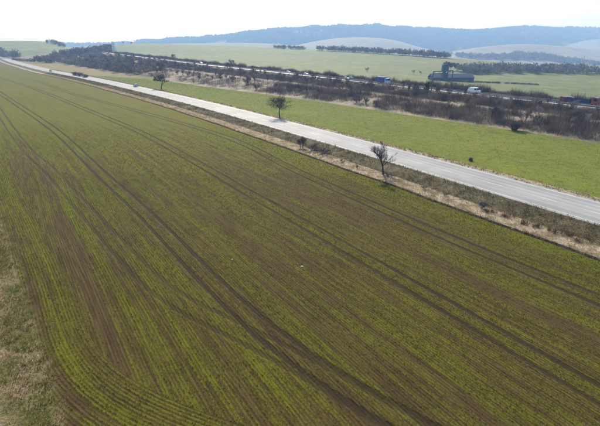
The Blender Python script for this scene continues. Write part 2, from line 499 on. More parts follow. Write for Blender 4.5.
# base sheet, dipping under everything built on it
gn = 90
gx = np.sign(np.linspace(-1, 1, gn)) * np.abs(np.linspace(-1, 1, gn)) ** 2.2 * 6900
gy = np.sign(np.linspace(-0.5, 1, gn)) * np.abs(np.linspace(-0.5, 1, gn)) ** 2.2 * 6900
GX, GY = np.meshgrid(gx, gy, indexing='ij')
R_ = np.hypot(GX, GY)
GZ = -2.0 - 55.0 * sstep(120, 900, R_)
idx = np.arange(gn * gn).reshape(gn, gn)
F = np.stack([idx[:-1, :-1], idx[1:, :-1], idx[1:, 1:], idx[:-1, 1:]], axis=-1).reshape(-1, 4)
g_o = obj('ground', np_mesh('ground', np.stack([GX, GY, GZ], -1).reshape(-1, 3), F, None, True), M['ground'])
g_o['kind'] = 'structure'

def waver(c, k):
    a = arclen(c[:, :2]); o = c.copy(); t_ = np.gradient(c[:, :2], axis=0); t_ /= np.linalg.norm(t_, axis=1)[:, None]
    w = 0.5 * (vnoise1(a / 9.0, k) - 0.5) + 0.35 * (vnoise1(a / 3.7, k + 1) - 0.5)
    o[:, 0] += t_[:, 1] * w; o[:, 1] -= t_[:, 0] * w
    return o
furrow_out = waver(on_road(-(ROAD_HALF + VERGE), 0.0), 51)      # field's edge along the road verge
road_near = on_road(-ROAD_HALF, ROAD_Z)
road_far = on_road(ROAD_HALF, ROAD_Z)
meadow_edge = on_road(ROAD_HALF + 3.2, 0.6)

# --- crop field with row attributes
row_guide = smooth_curve(catmull([(-420, 540), (-230, 333), (-150, 244), (-90, 173), (-54, 130), (-42, 114.6), (-21, 85.3), (-11.6, 71.2), (-2, 58),
                                  (6.7, 45.5), (10.6, 39.7), (13.7, 35.4), (22.2, 23), (40, -3)], 4.0), 6)[::-1]
head_guide = smooth_curve(catmull([(-330, 400), (-190, 245), (-119.7, 159), (-78, 106), (-52, 72), (-38, 54.5), (-25.5, 38.6), (-19.2, 30.0),
                                   (-15, 25.6), (-10.6, 22.9), (-5.5, 21.0), (4, 17.6), (25, 10)], 2.0), 5)[::-1]
track_A = smooth_curve(catmull([(-260, 348), (-160, 227), (-92.5, 146.6), (-68, 116.5), (-40.6, 80), (-25, 59.8), (-9.5, 38.3), (-4.2, 31.3), (0.3, 26.4),
                                (4.8, 22.5), (7.4, 20.4), (24, 8)], 3.0), 4)[::-1]
track_B = smooth_curve(catmull([(-150, 205), (-76, 110), (-52, 82), (-33.8, 59.8), (-15.7, 38.0), (-11.8, 34.5), (-7.8, 31.7), (-3.4, 28.8), (0.3, 26.0), (4.8, 22.3), (10, 18)], 3.0), 4)[::-1]
track_2 = row_guide
track_3 = smooth_curve(catmull([(-200, 322), (-120, 225), (-60, 160), (-20, 114), (-4, 86.8), (6.6, 69.7), (13.1, 60), (19, 50.9), (24.2, 43.6), (30.2, 35.6), (50, 8)], 3.0), 6)[::-1]

def field_attrs(P):
    r, rx, ry, al = sdist(P, row_guide)
    h, hx, hy, hl = sdist(P, head_guide)
    e, _, _, _ = sdist(P, furrow_out)
    # curves run away from the camera, so positive is to their right
    head = h < 0
    rowc = np.where(head, h, r); gx_ = np.where(head, hx, rx); gy_ = np.where(head, hy, ry); along = np.where(head, hl, al)
    tA = sdist(P, track_A)[0]; tB = sdist(P, track_B)[0]; t2 = r; t3 = sdist(P, track_3)[0]
    x, y = P[:, 0], P[:, 1]
    cov = 0.62 + 0.34 * (vnoise1(rowc / 1.7, 3) - 0.5) + 0.35 * (vnoise1(rowc / 0.6, 5) - 0.5) + 0.22 * (vnoise2(x / 17, y / 17, 1) - 0.5)
    cov += 0.40 * (vnoise2(rowc / 0.9, along / 9.0, 2) - 0.5) + 0.22 * (vnoise2(rowc / 2.8, along / 30.0, 7) - 0.5)
    cov += np.where(head, 0.26 * sstep(0, -1.5, h), 0.0)
    cov += 0.55 * np.exp(-(np.maximum(-e - 0.6, 0) / 2.6) ** 2)               # lush strip beside the road verge
    cov += 0.26 * np.exp(-((x + 3) ** 2 + (y - 24.5) ** 2) / 14.0)            # greener patches near the turn
    cov += 0.20 * np.exp(-((x + 9) ** 2 + (y - 26) ** 2) / 12.0)
    cov -= 0.22 * np.exp(-(h - 1.6) ** 2 / 3.0) * (h > -0.5)
    cov += 0.10 * sstep(60, 110, y)
    le_ = sdist(P, left_edge)[0]
    cov -= 1.1 * np.exp(-(np.maximum(le_, 0) / (0.5 + 1.6 * vnoise2(x / 2.2, y / 2.2, 21))) ** 2) * vnoise2(x / 3.1, y / 3.1, 22)
    return dict(rowc=rowc, rowh=h, alm=al, alh=hl, cover=np.clip(cov, 0, 1), tA=tA, tB=tB, t2=t2, t3=t3), gx_, gy_, head, e

na, nb = 620, 120
u = np.linspace(0, 1, na) ** 1.9
PA = resample(left_edge, u * arclen(left_edge)[-1]); PB = resample(furrow_out, u * arclen(furrow_out)[-1])
t = np.linspace(0, 1, nb)
V = (PA[:, None, :] * (1 - t)[None, :, None] + PB[:, None, :] * t[None, :, None]).reshape(-1, 3)
fa, _, _, _, _ = field_attrs(V)
rr = np.hypot(V[:, 0], V[:, 1])
fa.pop('rowc'); fa['le'] = np.clip(sdist(V, left_edge)[0], -1, 30); fa['lod'] = sstep(60, 140, V[:, 1])
idx = np.arange(na * nb).reshape(na, nb)
F = np.stack([idx[:-1, :-1], idx[:-1, 1:], idx[1:, 1:], idx[1:, :-1]], axis=-1).reshape(-1, 4)
fo = obj('crop_field', np_mesh('crop_field', V, F, fa, True), M['field'])
fo['kind'] = 'structure'

strip('field_margin', left_outer, left_edge, 260, 60, M['left_verge'], dens=1.7, noise=0.25)
# verge between field and road: furrow, dry mown strip, rough bank
f_in = waver(on_road(-(ROAD_HALF + VERGE - 0.6), 0.12), 51)
v_mid = on_road(-(ROAD_HALF + 4.3), 0.12)
strip('furrow', furrow_out, f_in, 400, 0, M['soil_edge'], dens=1.5, prof=[(0, 0), (0.3, -0.2), (0.62, -0.22), (0.8, -0.05), (1, 0)])
strip('dry_verge', f_in, v_mid, 700, 12, M['verge_tan'], dens=1.5, noise=0.22)
strip('rough_bank', v_mid, road_near, 700, 14, M['verge_dark'], dens=1.5, noise=0.45)
strip('road', road_near, road_far, 500, 9, M['asphalt'], dens=1.4, attrs=True)
strip('far_verge', road_far, meadow_edge, 500, 6, M['verge_tan'], dens=1.4, noise=0.2)
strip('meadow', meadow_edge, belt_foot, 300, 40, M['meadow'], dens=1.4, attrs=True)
BELT_PROF = [(0, 0), (0.08, 0.1), (0.2, 0.5), (0.35, 0.55), (0.45, 0.35), (0.52, 0.6), (0.6, 0.3), (0.75, 0.2), (0.9, 0.1), (1, 0)]
strip('belt_slope', belt_foot, mot_near, 300, 0, M['belt'], prof=BELT_PROF, noise=0.5)

def m_off(d, z): 
    c = offset(mot_near, d); c[:, 2] += z - MOT_Z
    return c
strip('upper_road_shoulder', mot_near, m_off(2.0, MOT_Z), 200, 3, M['concrete'])
strip('upper_road', m_off(2.0, MOT_Z), mot_far, 200, 5, M['upper_road'], attrs=True)
hedge_edge = m_off(MOT_W + 7, MOT_Z - 0.6)
strip('upper_road_verge', mot_far, hedge_edge, 200, 5, M['verge_dark'], noise=0.4)

CP, SP = math.cos(PITCH), math.sin(PITCH)
def sight(px, py, Y):
    """plan position and height of a landmark seen in direction (px,py) that stands Y metres ahead"""
    v = 213 - py; up = v * CP - 410 * SP; fw = 410 * CP + v * SP
    return ((px - 300) * Y / fw, Y, CAM_H + up * Y / fw)

far_edge = catmull([sight(1500, 120, 260), sight(950, 100, 430), sight(700, 80, 590), sight(600, 72.5, 680), sight(450, 58, 930), sight(300, 49, 1250), sight(150, 43.5, 1560), sight(122, 44.5, 1600), sight(98, 50, 1640), sight(70, 56, 1700), sight(-60, 60, 1900)], 30)
FF_PROF = [(0, 0), (0.03, -1.8), (0.1, -5), (0.17, -8.5), (0.25, -11.8), (0.35, -13.7), (0.45, -14), (0.58, -12), (0.7, -9), (0.85, -4.5), (1, 0)]
strip('far_field', hedge_edge, far_edge, 160, 0, M['farfield'], prof=FF_PROF)
far_back = far_edge.copy(); far_back[:, 1] += 420; far_back[:, 0] *= 1.25; far_back[:, 2] -= 55
strip('far_slope', far_edge, far_back, 120, 6, M['farfield'])

# ------------------------------------------------------------------ hills
def hill(name, prof, Yc, Yf, zf, mat, nx=160, ny=24, rough=0.0, zb=-60):
    px = np.linspace(prof[0][0], prof[-1][0], nx)
    pp = np.array(prof, float)
    c = smooth_curve(catmull(pp, 4.0), 6)
    py = np.interp(px, c[:, 0], c[:, 1])
    rows = []
    for k in range(ny + 6):
        if k <= ny:
            q = k / ny; Y = Yf + (Yc - Yf) * q; wz = 0.5 * q + 0.5 * (q * q * (3 - 2 * q))
        else:
            q = (k - ny) / 6.0; Y = Yc + (Yc - Yf) * 0.6 * q; wz = None
        row = []
        for i in range(nx):
            X, _, Z = sight(px[i], py[i], Yc)
            Xk = X * Y / Yc
            z = zf + (Z - zf) * wz if wz is not None else Z + (zb - Z) * (q * q * (3 - 2 * q))
            row.append((Xk, Y, z))
        rows.append(row)
    V = np.array(rows)
    if rough:
        V[:, :, 2] += rough * (vnoise2(V[:, :, 0] / 160, V[:, :, 1] / 160, 9) - 0.5)
    n0, n1 = V.shape[:2]
    idx = np.arange(n0 * n1).reshape(n0, n1)
    F = np.stack([idx[:-1, :-1], idx[:-1, 1:], idx[1:, 1:], idx[1:, :-1]], axis=-1).reshape(-1, 4)
    o = obj(name, np_mesh(name, V.reshape(-1, 3), F, None, True), mat)
    o['kind'] = 'structure'
    return V

H_far = hill('forest_hill', [(-200, 46), (-60, 45), (60, 45), (100, 44.5), (130, 43), (170, 39.5), (200, 37.5), (235, 34.5), (262, 31), (300, 28), (335, 26.3), (375, 26), (405, 28), (440, 29.8), (468, 31), (505, 28.3),
              (550, 28.3), (600, 30), (680, 33), (800, 38)], 5600, 3500, -60, M['forestfloor'], 260, 30, 30)
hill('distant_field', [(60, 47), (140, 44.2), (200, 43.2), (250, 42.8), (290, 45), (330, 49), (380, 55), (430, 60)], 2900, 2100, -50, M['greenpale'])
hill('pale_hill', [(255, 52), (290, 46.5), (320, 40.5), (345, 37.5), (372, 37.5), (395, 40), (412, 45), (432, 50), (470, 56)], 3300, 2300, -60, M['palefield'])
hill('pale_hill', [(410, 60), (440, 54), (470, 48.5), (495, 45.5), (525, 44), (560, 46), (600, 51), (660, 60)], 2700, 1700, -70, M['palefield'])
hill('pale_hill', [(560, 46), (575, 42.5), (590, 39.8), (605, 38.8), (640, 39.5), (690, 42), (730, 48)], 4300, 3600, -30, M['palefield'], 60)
hill('green_hill', [(-260, 43), (-120, 41.5), (-40, 41), (0, 41), (25, 41), (48, 41.5), (60, 43.5), (72, 48), (84, 54), (96, 60)], 1350, 800, -4, M['hillfield'], 120, 24, 2.0)

# ------------------------------------------------------------------ terrain lookup, so that everything distant stands on the ground
from mathutils.bvhtree import BVHTree
_v, _p = [], []
for o in list(COL.objects):
    if o.type == 'MESH' and o.get('kind') == 'structure' and o.name.split('.')[0] != 'ground':
        b = len(_v)
        _v += [tuple(v.co) for v in o.data.vertices]
        _p += [tuple(b + k for k in f.vertices) for f in o.data.polygons]
TERRAIN = BVHTree.FromPolygons(_v, _p)
def ground_at(x, y, z=0.0):
    h = TERRAIN.ray_cast(Vector((x, y, 900.0)), Vector((0, 0, -1)))
    return h[0].z if h[0] is not None else z
def stand(px, py, Y):
    """the spot of terrain seen in direction (px,py); if the sky is there, the ground Y metres ahead"""
    a = Vector(sight(px, py, Y)); c = Vector((0, 0, CAM_H))
    h = TERRAIN.ray_cast(c, (a - c).normalized())
    if h[0] is not None:
        return (h[0].x, h[0].y, h[0].z)
    return (a.x, a.y, ground_at(a.x, a.y, a.z))

# ------------------------------------------------------------------ blades, brush and wood as triangle clouds
def tri_cloud(base, height, width, lean, tint, curl=0.0):
    """one tapering triangle per blade"""
    n = len(base)
    az = rng.uniform(0, 2 * math.pi, n); la = rng.uniform(0, 2 * math.pi, n)
    w = np.stack([np.cos(az), np.sin(az), np.zeros(n)], 1) * (width * 0.5)[:, None]
    tip = base + np.stack([np.cos(la) * lean * height, np.sin(la) * lean * height, height], 1)
    V = np.empty((n, 3, 3)); V[:, 0] = base - w; V[:, 1] = base + w; V[:, 2] = tip
    F = np.arange(n * 3).reshape(n, 3)
    return V.reshape(-1, 3), F, np.repeat(tint, 3)

def rep(a, k): return np.repeat(a, k, axis=0)

# --- seedlings standing in drill rows
Vs, Fs, Ts = [], [], []
nv = 0
for (r0, r1, dens, kk, hgt, wid) in ((13, 45, 72, 3, 0.095, 0.032), (45, 80, 36, 2, 0.105, 0.052), (80, 150, 12, 2, 0.12, 0.085)):
    n = int(0.84 * (r1 * r1 - r0 * r0) * dens)
    Y = np.sqrt(rng.uniform(r0 * r0, r1 * r1, n)); X = rng.uniform(-1, 1, n) * (Y * 0.74 + 10)
    P = np.stack([X, Y], 1)
    P = P[rng.uniform(0, 1, n) < 1 - 0.98 * sstep(88, 150, Y)]
    le = sdist(P, left_edge)[0]; fe = sdist(P, furrow_out)[0]
    P = P[(le > 0.1) & (fe < -0.1)]
    at, gx_, gy_, head, e = field_attrs(P)
    sh = np.round(at['rowc'] / 0.28) * 0.28 - at['rowc'] + rng.normal(0, 0.022, len(P))
    P = P + np.stack([gx_ * sh, gy_ * sh], 1)
    keep = rng.uniform(0, 1, len(P)) < np.clip((0.15 + at['cover'] * 1.15) * (0.55 + 0.75 * hash1(np.round(at['rowc'] / 0.28), 41)), 0, 1)
    for nm in ('tA', 'tB', 't2', 't3'):
        d = np.abs(np.abs(at[nm]) - 1.0)
        keep &= (d > 0.32) | (rng.uniform(0, 1, len(P)) < 0.07)
    keep &= rng.uniform(0, 1, len(P)) < 0.35 + 1.1 * vnoise2(P[:, 0] / 0.55, P[:, 1] / 0.55, 8)
    P = P[keep]; cv = at['cover'][keep]
    B = rep(np.column_stack([P, np.full(len(P), -0.005)]), kk)
    B[:, :2] += rng.normal(0, 0.022, (len(B), 2))
    m = len(B); cv = np.repeat(cv, kk)
    a, b, c = tri_cloud(B, hgt * rng.uniform(0.55, 1.3, m) * (0.75 + 0.5 * cv), wid * rng.uniform(0.7, 1.3, m), rng.uniform(0.2, 1.1, m), np.clip(rng.normal(0.2 + 0.7 * cv, 0.22), 0, 1))
    Vs.append(a); Fs.append(b + nv); Ts.append(c); nv += len(a)
o = obj('crop_seedlings', np_mesh('crop_seedlings', np.vstack(Vs), np.vstack(Fs), {'tint': np.concatenate(Ts)}), M['blade'])
tag(o, 'young green cereal seedlings in drill rows across the brown field', 'crop', kind='stuff')

def scatter_strip(A, B, n, u0, u1, bias=1.0, t0=0.0, t1=1.0):
    u = u0 + (u1 - u0) * rng.uniform(0, 1, n) ** bias
    return strip_pt(A, B, u, rng.uniform(t0, t1, n))

def grass(name, label, pts, k, hgt, wid, lean, mat, spread=0.15, cat='grass', tb=0.5):
    B = rep(pts, k).copy()
    B[:, :2] += rng.normal(0, spread, (len(B), 2)); B[:, 2] -= 0.02
    n = len(B)
    tint = np.clip(np.repeat(rng.normal(tb, 0.25, len(pts)), k) + rng.normal(0, 0.12, n), 0, 1)
    a, b, c = tri_cloud(B, hgt * rng.uniform(0.5, 1.4, n), wid * rng.uniform(0.6, 1.4, n), rng.uniform(0.1, 1.0, n), tint)
    o = obj(name, np_mesh(name, a, b, {'tint': c}), mat)
    tag(o, label, cat, kind='stuff')
    return o

p = scatter_strip(f_in, v_mid, 9000, 0.05, 0.36, 1.2); p[:, 2] += 0.05
grass('dry_grass', 'pale dry mown grass strip between the dark furrow and the road bank', p, 6, 0.20, 0.06, 0.9, M['dry'], 0.22)
p = scatter_strip(furrow_out, f_in, 3200, 0.05, 0.34, 1.15, 0.45, 1.25); p[:, 2] += 0.02
grass('furrow_grass', 'straw and weeds hanging over the dark furrow at the field edge', p, 5, 0.22, 0.06, 1.1, M['dry'], 0.14, tb=0.35)
p = scatter_strip(v_mid, road_near, 8000, 0.05, 0.36, 1.2, 0.0, 1.03); p[:, 2] += 0.03
grass('rough_grass', 'dark rough grass and brambles on the bank below the road', p, 8, 0.28, 0.07, 0.9, M['rough'], 0.28)
p = scatter_strip(road_far, meadow_edge, 5000, 0.05, 0.4, 1.2, -0.06, 1.0); p[:, 2] += 0.02
grass('verge_grass', 'thin olive dry grass along the far side of the road', p, 5, 0.26, 0.08, 0.8, M['rough'], 0.2, tb=0.8)
p = scatter_strip(meadow_edge, belt_foot, 26000, 0.06, 0.34, 1.15, 0.0, 0.97)
grass('meadow_grass', 'short bright green grass of the meadow between road and slope', p, 4, 0.13, 0.09, 0.9, M['meadow_blade'], 0.35, tb=0.55)
# field margin at the lower left
n = 22000
Yq = np.sqrt(rng.uniform(16 ** 2, 85 ** 2, n)); Xq = rng.uniform(-0.95, -0.3, n) * Yq
P2 = np.stack([Xq, Yq], 1); le = sdist(P2, left_edge)[0]
le = le - 1.4 * (vnoise2(Xq / 1.5, Yq / 1.5, 23) - 0.6)
le_m = sdist(P2, left_edge)[0]
msk = (le < 0.8) & (rng.uniform(0, 1, n) < sstep(0.9, -0.5, le)); P2 = P2[msk]
pd = np.column_stack([P2, np.full(len(P2), 0.03)])
sel = vnoise2(pd[:, 0] / 1.9, pd[:, 1] / 1.9, 4) + 0.25 * rng.normal(0, 0.6, len(pd)) - 0.35 * sstep(-4.0, -0.5, le_m[msk])
grass('dry_margin_grass', 'matted pale dry grass on the margin at the left edge', pd[sel > 0.45], 9, 0.32, 0.05, 1.4, M['dry'], 0.26)
grass('green_margin_grass', 'patchy green grass tufts on the left field margin', pd[sel <= 0.45], 9, 0.26, 0.05, 0.9, M['margin_green'], 0.22, tb=0.6)

# ------------------------------------------------------------------ trees
def bare_tree_meshes(seed, H, spread, stem=0.28, multi=1, lean=0.0, dens=1.0, tw=0.02):
    r = random.Random(seed)
    tr = MB(); cr = MB()
    def branch(p, d, L, rad, lvl, mb):
        nseg = 3 if lvl < 2 else 2
        q = Vector(p); dd = Vector(d).normalized(); pts = [q.copy()]
        for i in range(nseg):
            dd = (dd + Vector((r.uniform(-1, 1), r.uniform(-1, 1), r.uniform(-0.5, 0.8))) * (0.20 if lvl < 2 else 0.32)).normalized()
            q2 = q + dd * (L / nseg)
            r0 = rad * (1 - 0.72 * i / nseg); r1 = rad * (1 - 0.72 * (i + 1) / nseg)
            mb.tube(q, q2, r0, r1, 6 if lvl == 0 else (4 if lvl == 1 else 3), cap=False)
            q = q2; pts.append(q.copy())
        if lvl >= 4: return
        kids = {0: 9, 1: 6, 2: 5, 3: 4}[lvl]
        kids = max(2, int(kids * dens))
        for i in range(kids):
            f = r.uniform(0.35 if lvl == 0 else 0.25, 1.0)
            k = min(int(f * nseg), nseg - 1); ff = f * nseg - k
            b = pts[k].lerp(pts[k + 1], ff)
            a = r.uniform(0, 2 * math.pi)
            side = Vector((math.cos(a), math.sin(a), r.uniform(0.1, 0.7))).normalized()
            nd = (dd * (0.75 if lvl else 0.5) + side * spread).normalized()
            LL = L * r.uniform(0.42, 0.68) * (1.15 - 0.35 * f)
            branch(b, nd, LL, max(rad * (0.5 if lvl else 0.45) * (1.1 - 0.4 * f), tw), lvl + 1, cr if lvl + 1 >= 2 else mb)
    for s in range(multi):
        a = r.uniform(0, 6.28)
        d = Vector((math.cos(a) * (0.5 if multi > 1 else lean), math.sin(a) * (0.5 if multi > 1 else 0.05), 1))
        hh = H * (0.66 if multi == 1 else r.uniform(0.45, 0.65))
        branch((math.cos(a) * 0.25 * (multi > 1), math.sin(a) * 0.25 * (multi > 1), -0.1), d, hh, stem * (1 if multi == 1 else 0.35), 0 if multi == 1 else 1, tr)
    return tr.mesh('trunk'), cr.mesh('crown')

def tree_from(meshes, name, loc, rz, sc, label, cat='tree', group=None):
    e = empty(name, loc, rz); e.scale = sc
    obj('trunk', meshes[0], M['bark'], e); obj('crown', meshes[1], M['twig'], e)
    return tag(e, label, cat, group)

protoT = [bare_tree_meshes(100 + i, 9.0, 0.75 + 0.1 * (i % 3), 0.20, tw=0.035) for i in range(5)]
protoP = []
for a_, b_ in protoT:
    a2, b2 = a_.copy(), b_.copy()
    a2.materials.append(M['pale_bark']); b2.materials.append(M['pale_bark'])
    protoP.append((a2, b2))
protoS = [bare_tree_meshes(200 + i, 4.5, 0.85, 0.20, multi=6, tw=0.03) for i in range(4)]

def belt_z(u, t):
    p = strip_pt(belt_foot, mot_near, u, t)
    p[:, 2] += np.interp(np.atleast_1d(t), [q[0] for q in BELT_PROF], [q[1] for q in BELT_PROF])
    return p
nT = 290
for i in range(nT):
    u_ = 0.055 + 0.60 * ((i + rnd.random()) / nT) ** 1.15
    row = rnd.random()
    t_ = rnd.uniform(0.56, 0.80) if row < 0.55 else (rnd.uniform(0.14, 0.45) if row < 0.93 else rnd.uniform(0.4, 0.7))
    p = belt_z(u_, t_)[0]
    far_k = 1.0 + 0.5 * float(sstep(0.3, 0.6, u_))
    top = 0.34 + 0.28 * rnd.random() if t_ > 0.5 else 0.34 + 0.34 * rnd.random()
    top *= far_k
    up = 'upper' if t_ > 0.5 else 'lower'
    pale = i % 3 == 1
    tree_from(protoP[i % 5] if pale else protoT[i % 5], 'bare_tree', (p[0], p[1], p[2] - 0.1), rnd.uniform(0, 6.28), (top * rnd.uniform(0.6, 1.15), top * rnd.uniform(0.6, 1.15), top),
              'leafless %s tree among the many on the %s half of the upper road slope' % ('pale-barked' if pale else 'dark brown', up), 'tree', '%s trees on the %s half of the slope' % ('pale' if pale else 'dark', up))
for i in range(110):
    u_ = 0.055 + 0.58 * ((i + rnd.random()) / 110) ** 1.2
    t_ = rnd.choice([rnd.uniform(0.1, 0.42), rnd.uniform(0.55, 0.78)])
    p = belt_z(u_, t_)[0]
    s_ = rnd.uniform(0.6, 1.15)
    tree_from(protoS[i % 4], 'bare_shrub', (p[0], p[1], p[2] - 0.1), rnd.uniform(0, 6.28), (s_ * 1.2, s_ * 1.2, s_),
              'low many-stemmed leafless shrub in the thicket on the upper road slope', 'shrub', 'shrubs in the thicket on the upper road slope')

def brush(name, label, P, k, h, w, lean, mat, spread, cat='brush'):
    B = rep(P, k).copy(); B[:, :2] += rng.normal(0, spread, (len(B), 2)); B[:, 2] -= 0.1
    n = len(B)
    vary = 0.35 + 1.25 * vnoise2(P[:, 0] / 7.0, P[:, 1] / 7.0, 31)
    hh = np.repeat(rng.uniform(0.6, 1.2, len(P)) * vary, k) * rng.uniform(0.5, 1.2, n) * h
    a, b, c = tri_cloud(B, hh, w * rng.uniform(0.6, 1.4, n), rng.uniform(0, lean, n), np.clip(np.repeat(0.9 * vnoise2(P[:, 0] / 4.0, P[:, 1] / 4.0, 32) + rng.uniform(-0.25, 0.25, len(P)), k) + rng.uniform(-0.1, 0.2, n), 0, 1))
    o = obj(name, np_mesh(name, a, b, {'tint': c}), mat)
    return tag(o, label, cat, kind='stuff')

n = 14500
u_ = 0.04 + 0.62 * rng.uniform(0, 1, n) ** 1.2
t_ = np.where(rng.uniform(0, 1, n) < 0.5, rng.uniform(0.05, 0.45, n), rng.uniform(0.54, 0.80, n))
pp = belt_z(u_, t_)
keep = vnoise2(u_ * 120, t_ * 4, 6) > 0.2
keep &= ~((u_ > 0.25) & (u_ < 0.40) & (t_ < 0.5) & (rng.uniform(0, 1, n) < 0.72))
brush('thicket', 'dark leafless undergrowth covering the slope below the upper road', pp[keep], 24, 2.2, 0.085, 0.55, M['twig_brush'], 0.9)
n = 4000
u_ = 0.04 + 0.55 * rng.uniform(0, 1, n) ** 1.2
grass('slope_grass', 'pale dry grass showing through the thicket on the slope', belt_z(u_, rng.uniform(0.02, 0.97, n)), 6, 0.55, 0.12, 0.7, M['dry'], 0.6, tb=0.4)
n = 3500
u_ = 0.04 + 0.62 * rng.uniform(0, 1, n) ** 1.2
brush('low_brush', 'low dark brush fringe just below the upper road edge', belt_z(u_, rng.uniform(0.78, 0.975, n)), 18, 0.9, 0.08, 0.6, M['twig_brush'], 0.8)
n = 3400
pp = strip_pt(mot_far, hedge_edge, 0.03 + 0.85 * rng.uniform(0, 1, n) ** 1.2, rng.uniform(0.1, 0.8, n))
brush('roadside_hedge', 'continuous dark hedge along the far side of the upper road', pp, 30, 2.5, 0.15, 0.5, M['twig_brush'], 0.7, 'hedge')

# lone trees and bushes beside the near road -----------------------------------------
def leafy_crown(seed, H, n, rx, rz, cz, size, mat, name='crown', offs=(0, 0)):
    r = np.random.default_rng(seed)
    cl = r.normal(0, 1, (40, 3)); cl /= np.linalg.norm(cl, axis=1)[:, None]; cl *= (r.uniform(0.25, 1.0, 40) ** 0.5)[:, None]
    q = cl[r.integers(0, 40, n)] + r.normal(0, 0.16, (n, 3))
    c = q * np.array([rx, rx, rz]) + np.array([offs[0], offs[1], cz])
    d1 = r.normal(0, 1, (n, 3)); d2 = r.normal(0, 1, (n, 3))
    d1 /= np.linalg.norm(d1, axis=1)[:, None]; d2 /= np.linalg.norm(d2, axis=1)[:, None]
    s = size * r.uniform(0.6, 1.4, n)[:, None]
    V = np.stack([c - d1 * s * 0.5, c + d1 * s * 0.5, c + d2 * s], 1).reshape(-1, 3)
    return np_mesh(name, V, np.arange(3 * n).reshape(n, 3), {'tint': np.repeat(r.uniform(0, 1, n), 3)})

# dense-crowned tree on the far side of the road
tb = bare_tree_meshes(31, 7.6, 1.05, 0.26, lean=0.35, tw=0.03)
e = empty('dense_tree', (-6.9, 142.6, 0.7), 2.6)
obj('trunk', tb[0], M['bark'], e); obj('crown', tb[1], M['twig'], e)
obj('foliage', leafy_crown(15, 7.6, 1900, 4.0, 2.1, 5.2, 0.22, M['orchard_leaf'], 'foliage'), M['orchard_leaf'], e)
tag(e, 'small dark round-crowned tree standing between the road and the green meadow', 'tree')
# bare tree on the near bank
tb = bare_tree_meshes(58, 7.8, 0.8, 0.27, lean=0.12, dens=1.25, tw=0.011)
e = empty('bare_tree', (16.6, 78.6, 0.12), 0.7); e.scale = (0.8, 0.8, 0.88)
obj('trunk', tb[0], M['bark'], e); obj('crown', tb[1], M['twig'], e)
tag(e, 'lone leafless tree with dark trunk on the verge between crop field and road', 'tree')
# dark tree at the roadside further off
tb = bare_tree_meshes(53, 8.4, 0.8, 0.34, tw=0.05)
e = empty('bare_tree', (-79, 243, 0.8), 0.3)
obj('trunk', tb[0], M['bark'], e); obj('crown', tb[1], M['twig'], e)
obj('foliage', leafy_crown(6, 8, 900, 2.6, 1.6, 5.6, 0.4, M['orchard_leaf'], 'foliage', (-1.0, 0)), M['orchard_leaf'], e)
tag(e, 'dark gnarled tree with thin crown beside the road just right of the silver car', 'tree')

def bush(name, loc, seed, sc, label, multi=9, leaf=None, cat='shrub', group=None, rx=1.2, rz=0.8):
    e = empty(name, loc, rnd.uniform(0, 6.28)); e.scale = sc
    a, b = bare_tree_meshes(seed, 3.0, 0.9, 0.16, multi=multi, tw=0.022)
    obj('stems', a, M['bark'], e); obj('twigs', b, M['twig'], e)
    if leaf:
        obj('foliage', leafy_crown(seed, 3, 700, rx, rz, rz * 0.9, 0.22, leaf, 'foliage'), leaf, e)
    return tag(e, label, cat, group)
bush('bramble_bush', (3.2, 98.5, 0.15), 61, (1.5, 1.2, 0.62), 'wide dark purplish bramble bush on the verge below the road')
bush('bramble_bush', (5.6, 95.4, 0.15), 62, (1.4, 1.1, 0.5), 'low right-hand lobe of the dark bramble thicket on the verge')
bush('bramble_bush', (0.4, 101.8, 0.15), 63, (0.8, 0.8, 1.15), 'thin upright purplish bush at the left end of the bramble thicket')
bush('scrub_pile', (17.6, 77.2, 0.12), 64, (0.9, 0.6, 0.34), 'low grey brushwood heap at the foot of the lone bare tree')
bush('small_bush', (37.2, 87.0, 0.6), 65, (0.42, 0.42, 0.36), 'small dark green bush at the meadow edge right beside the road', leaf=M['evergreen'], multi=6)
bush('grass_clump', (28.6, 60.2, 0.15), 66, (0.7, 0.6, 0.42), 'tallest reddish-brown weed clump on the dry verge at right')
for i, (x, y) in enumerate([(29.6, 58.6), (31.2, 56.6), (32.7, 54.4), (33.6, 53.2), (35.0, 51.4), (36.2, 49.9), (37.3, 48.4)]):
    P3 = np.array([[0, 0, 0]] * 5, float) + np.column_stack([rng.normal(0, 0.5, 5), rng.normal(0, 0.35, 5), np.zeros(5)])
    B = rep(P3, 22).copy(); B[:, :2] += rng.normal(0, 0.16, (len(B), 2)); nn = len(B)
    a, b, c = tri_cloud(B, 0.55 * rng.uniform(0.5, 1.3, nn), 0.06 * rng.uniform(0.6, 1.4, nn), rng.uniform(0.1, 0.9, nn), rng.uniform(0, 1, nn))
    w = obj('weed_clump', np_mesh('weed_clump', a, b, {'tint': c}), M['weed'])
    w.location = (x, y, 0.14)
    tag(w, 'low reddish-brown weed clump in the row on the dry verge at right', 'weed', 'reddish weed clumps along the dry verge')
for i, (x, y) in enumerate([(22.3, 69.6), (12.0, 83.4), (24.8, 66.0), (9.4, 87.8)]):
    lab = ['small brown twiggy shrub on the verge just right of the lone bare tree', 'small brown twiggy shrub between bramble thicket and lone bare tree',
           'second small brown shrub right of the lone bare tree', 'low brown shrub next to the right end of the bramble thicket'][i]
    bush('small_shrub', (x, y, 0.15), 70 + i, (0.45, 0.45, 0.28), lab, multi=6)

# round grey bush and evergreen in front of the belt
p = belt_z(0.1635, 0.06)[0]
bush('round_bush', (63.4, 121.5, 0.7), 81, (1.9, 1.9, 1.2), 'round grey twiggy bush at the foot of the slope against the meadow', multi=16)
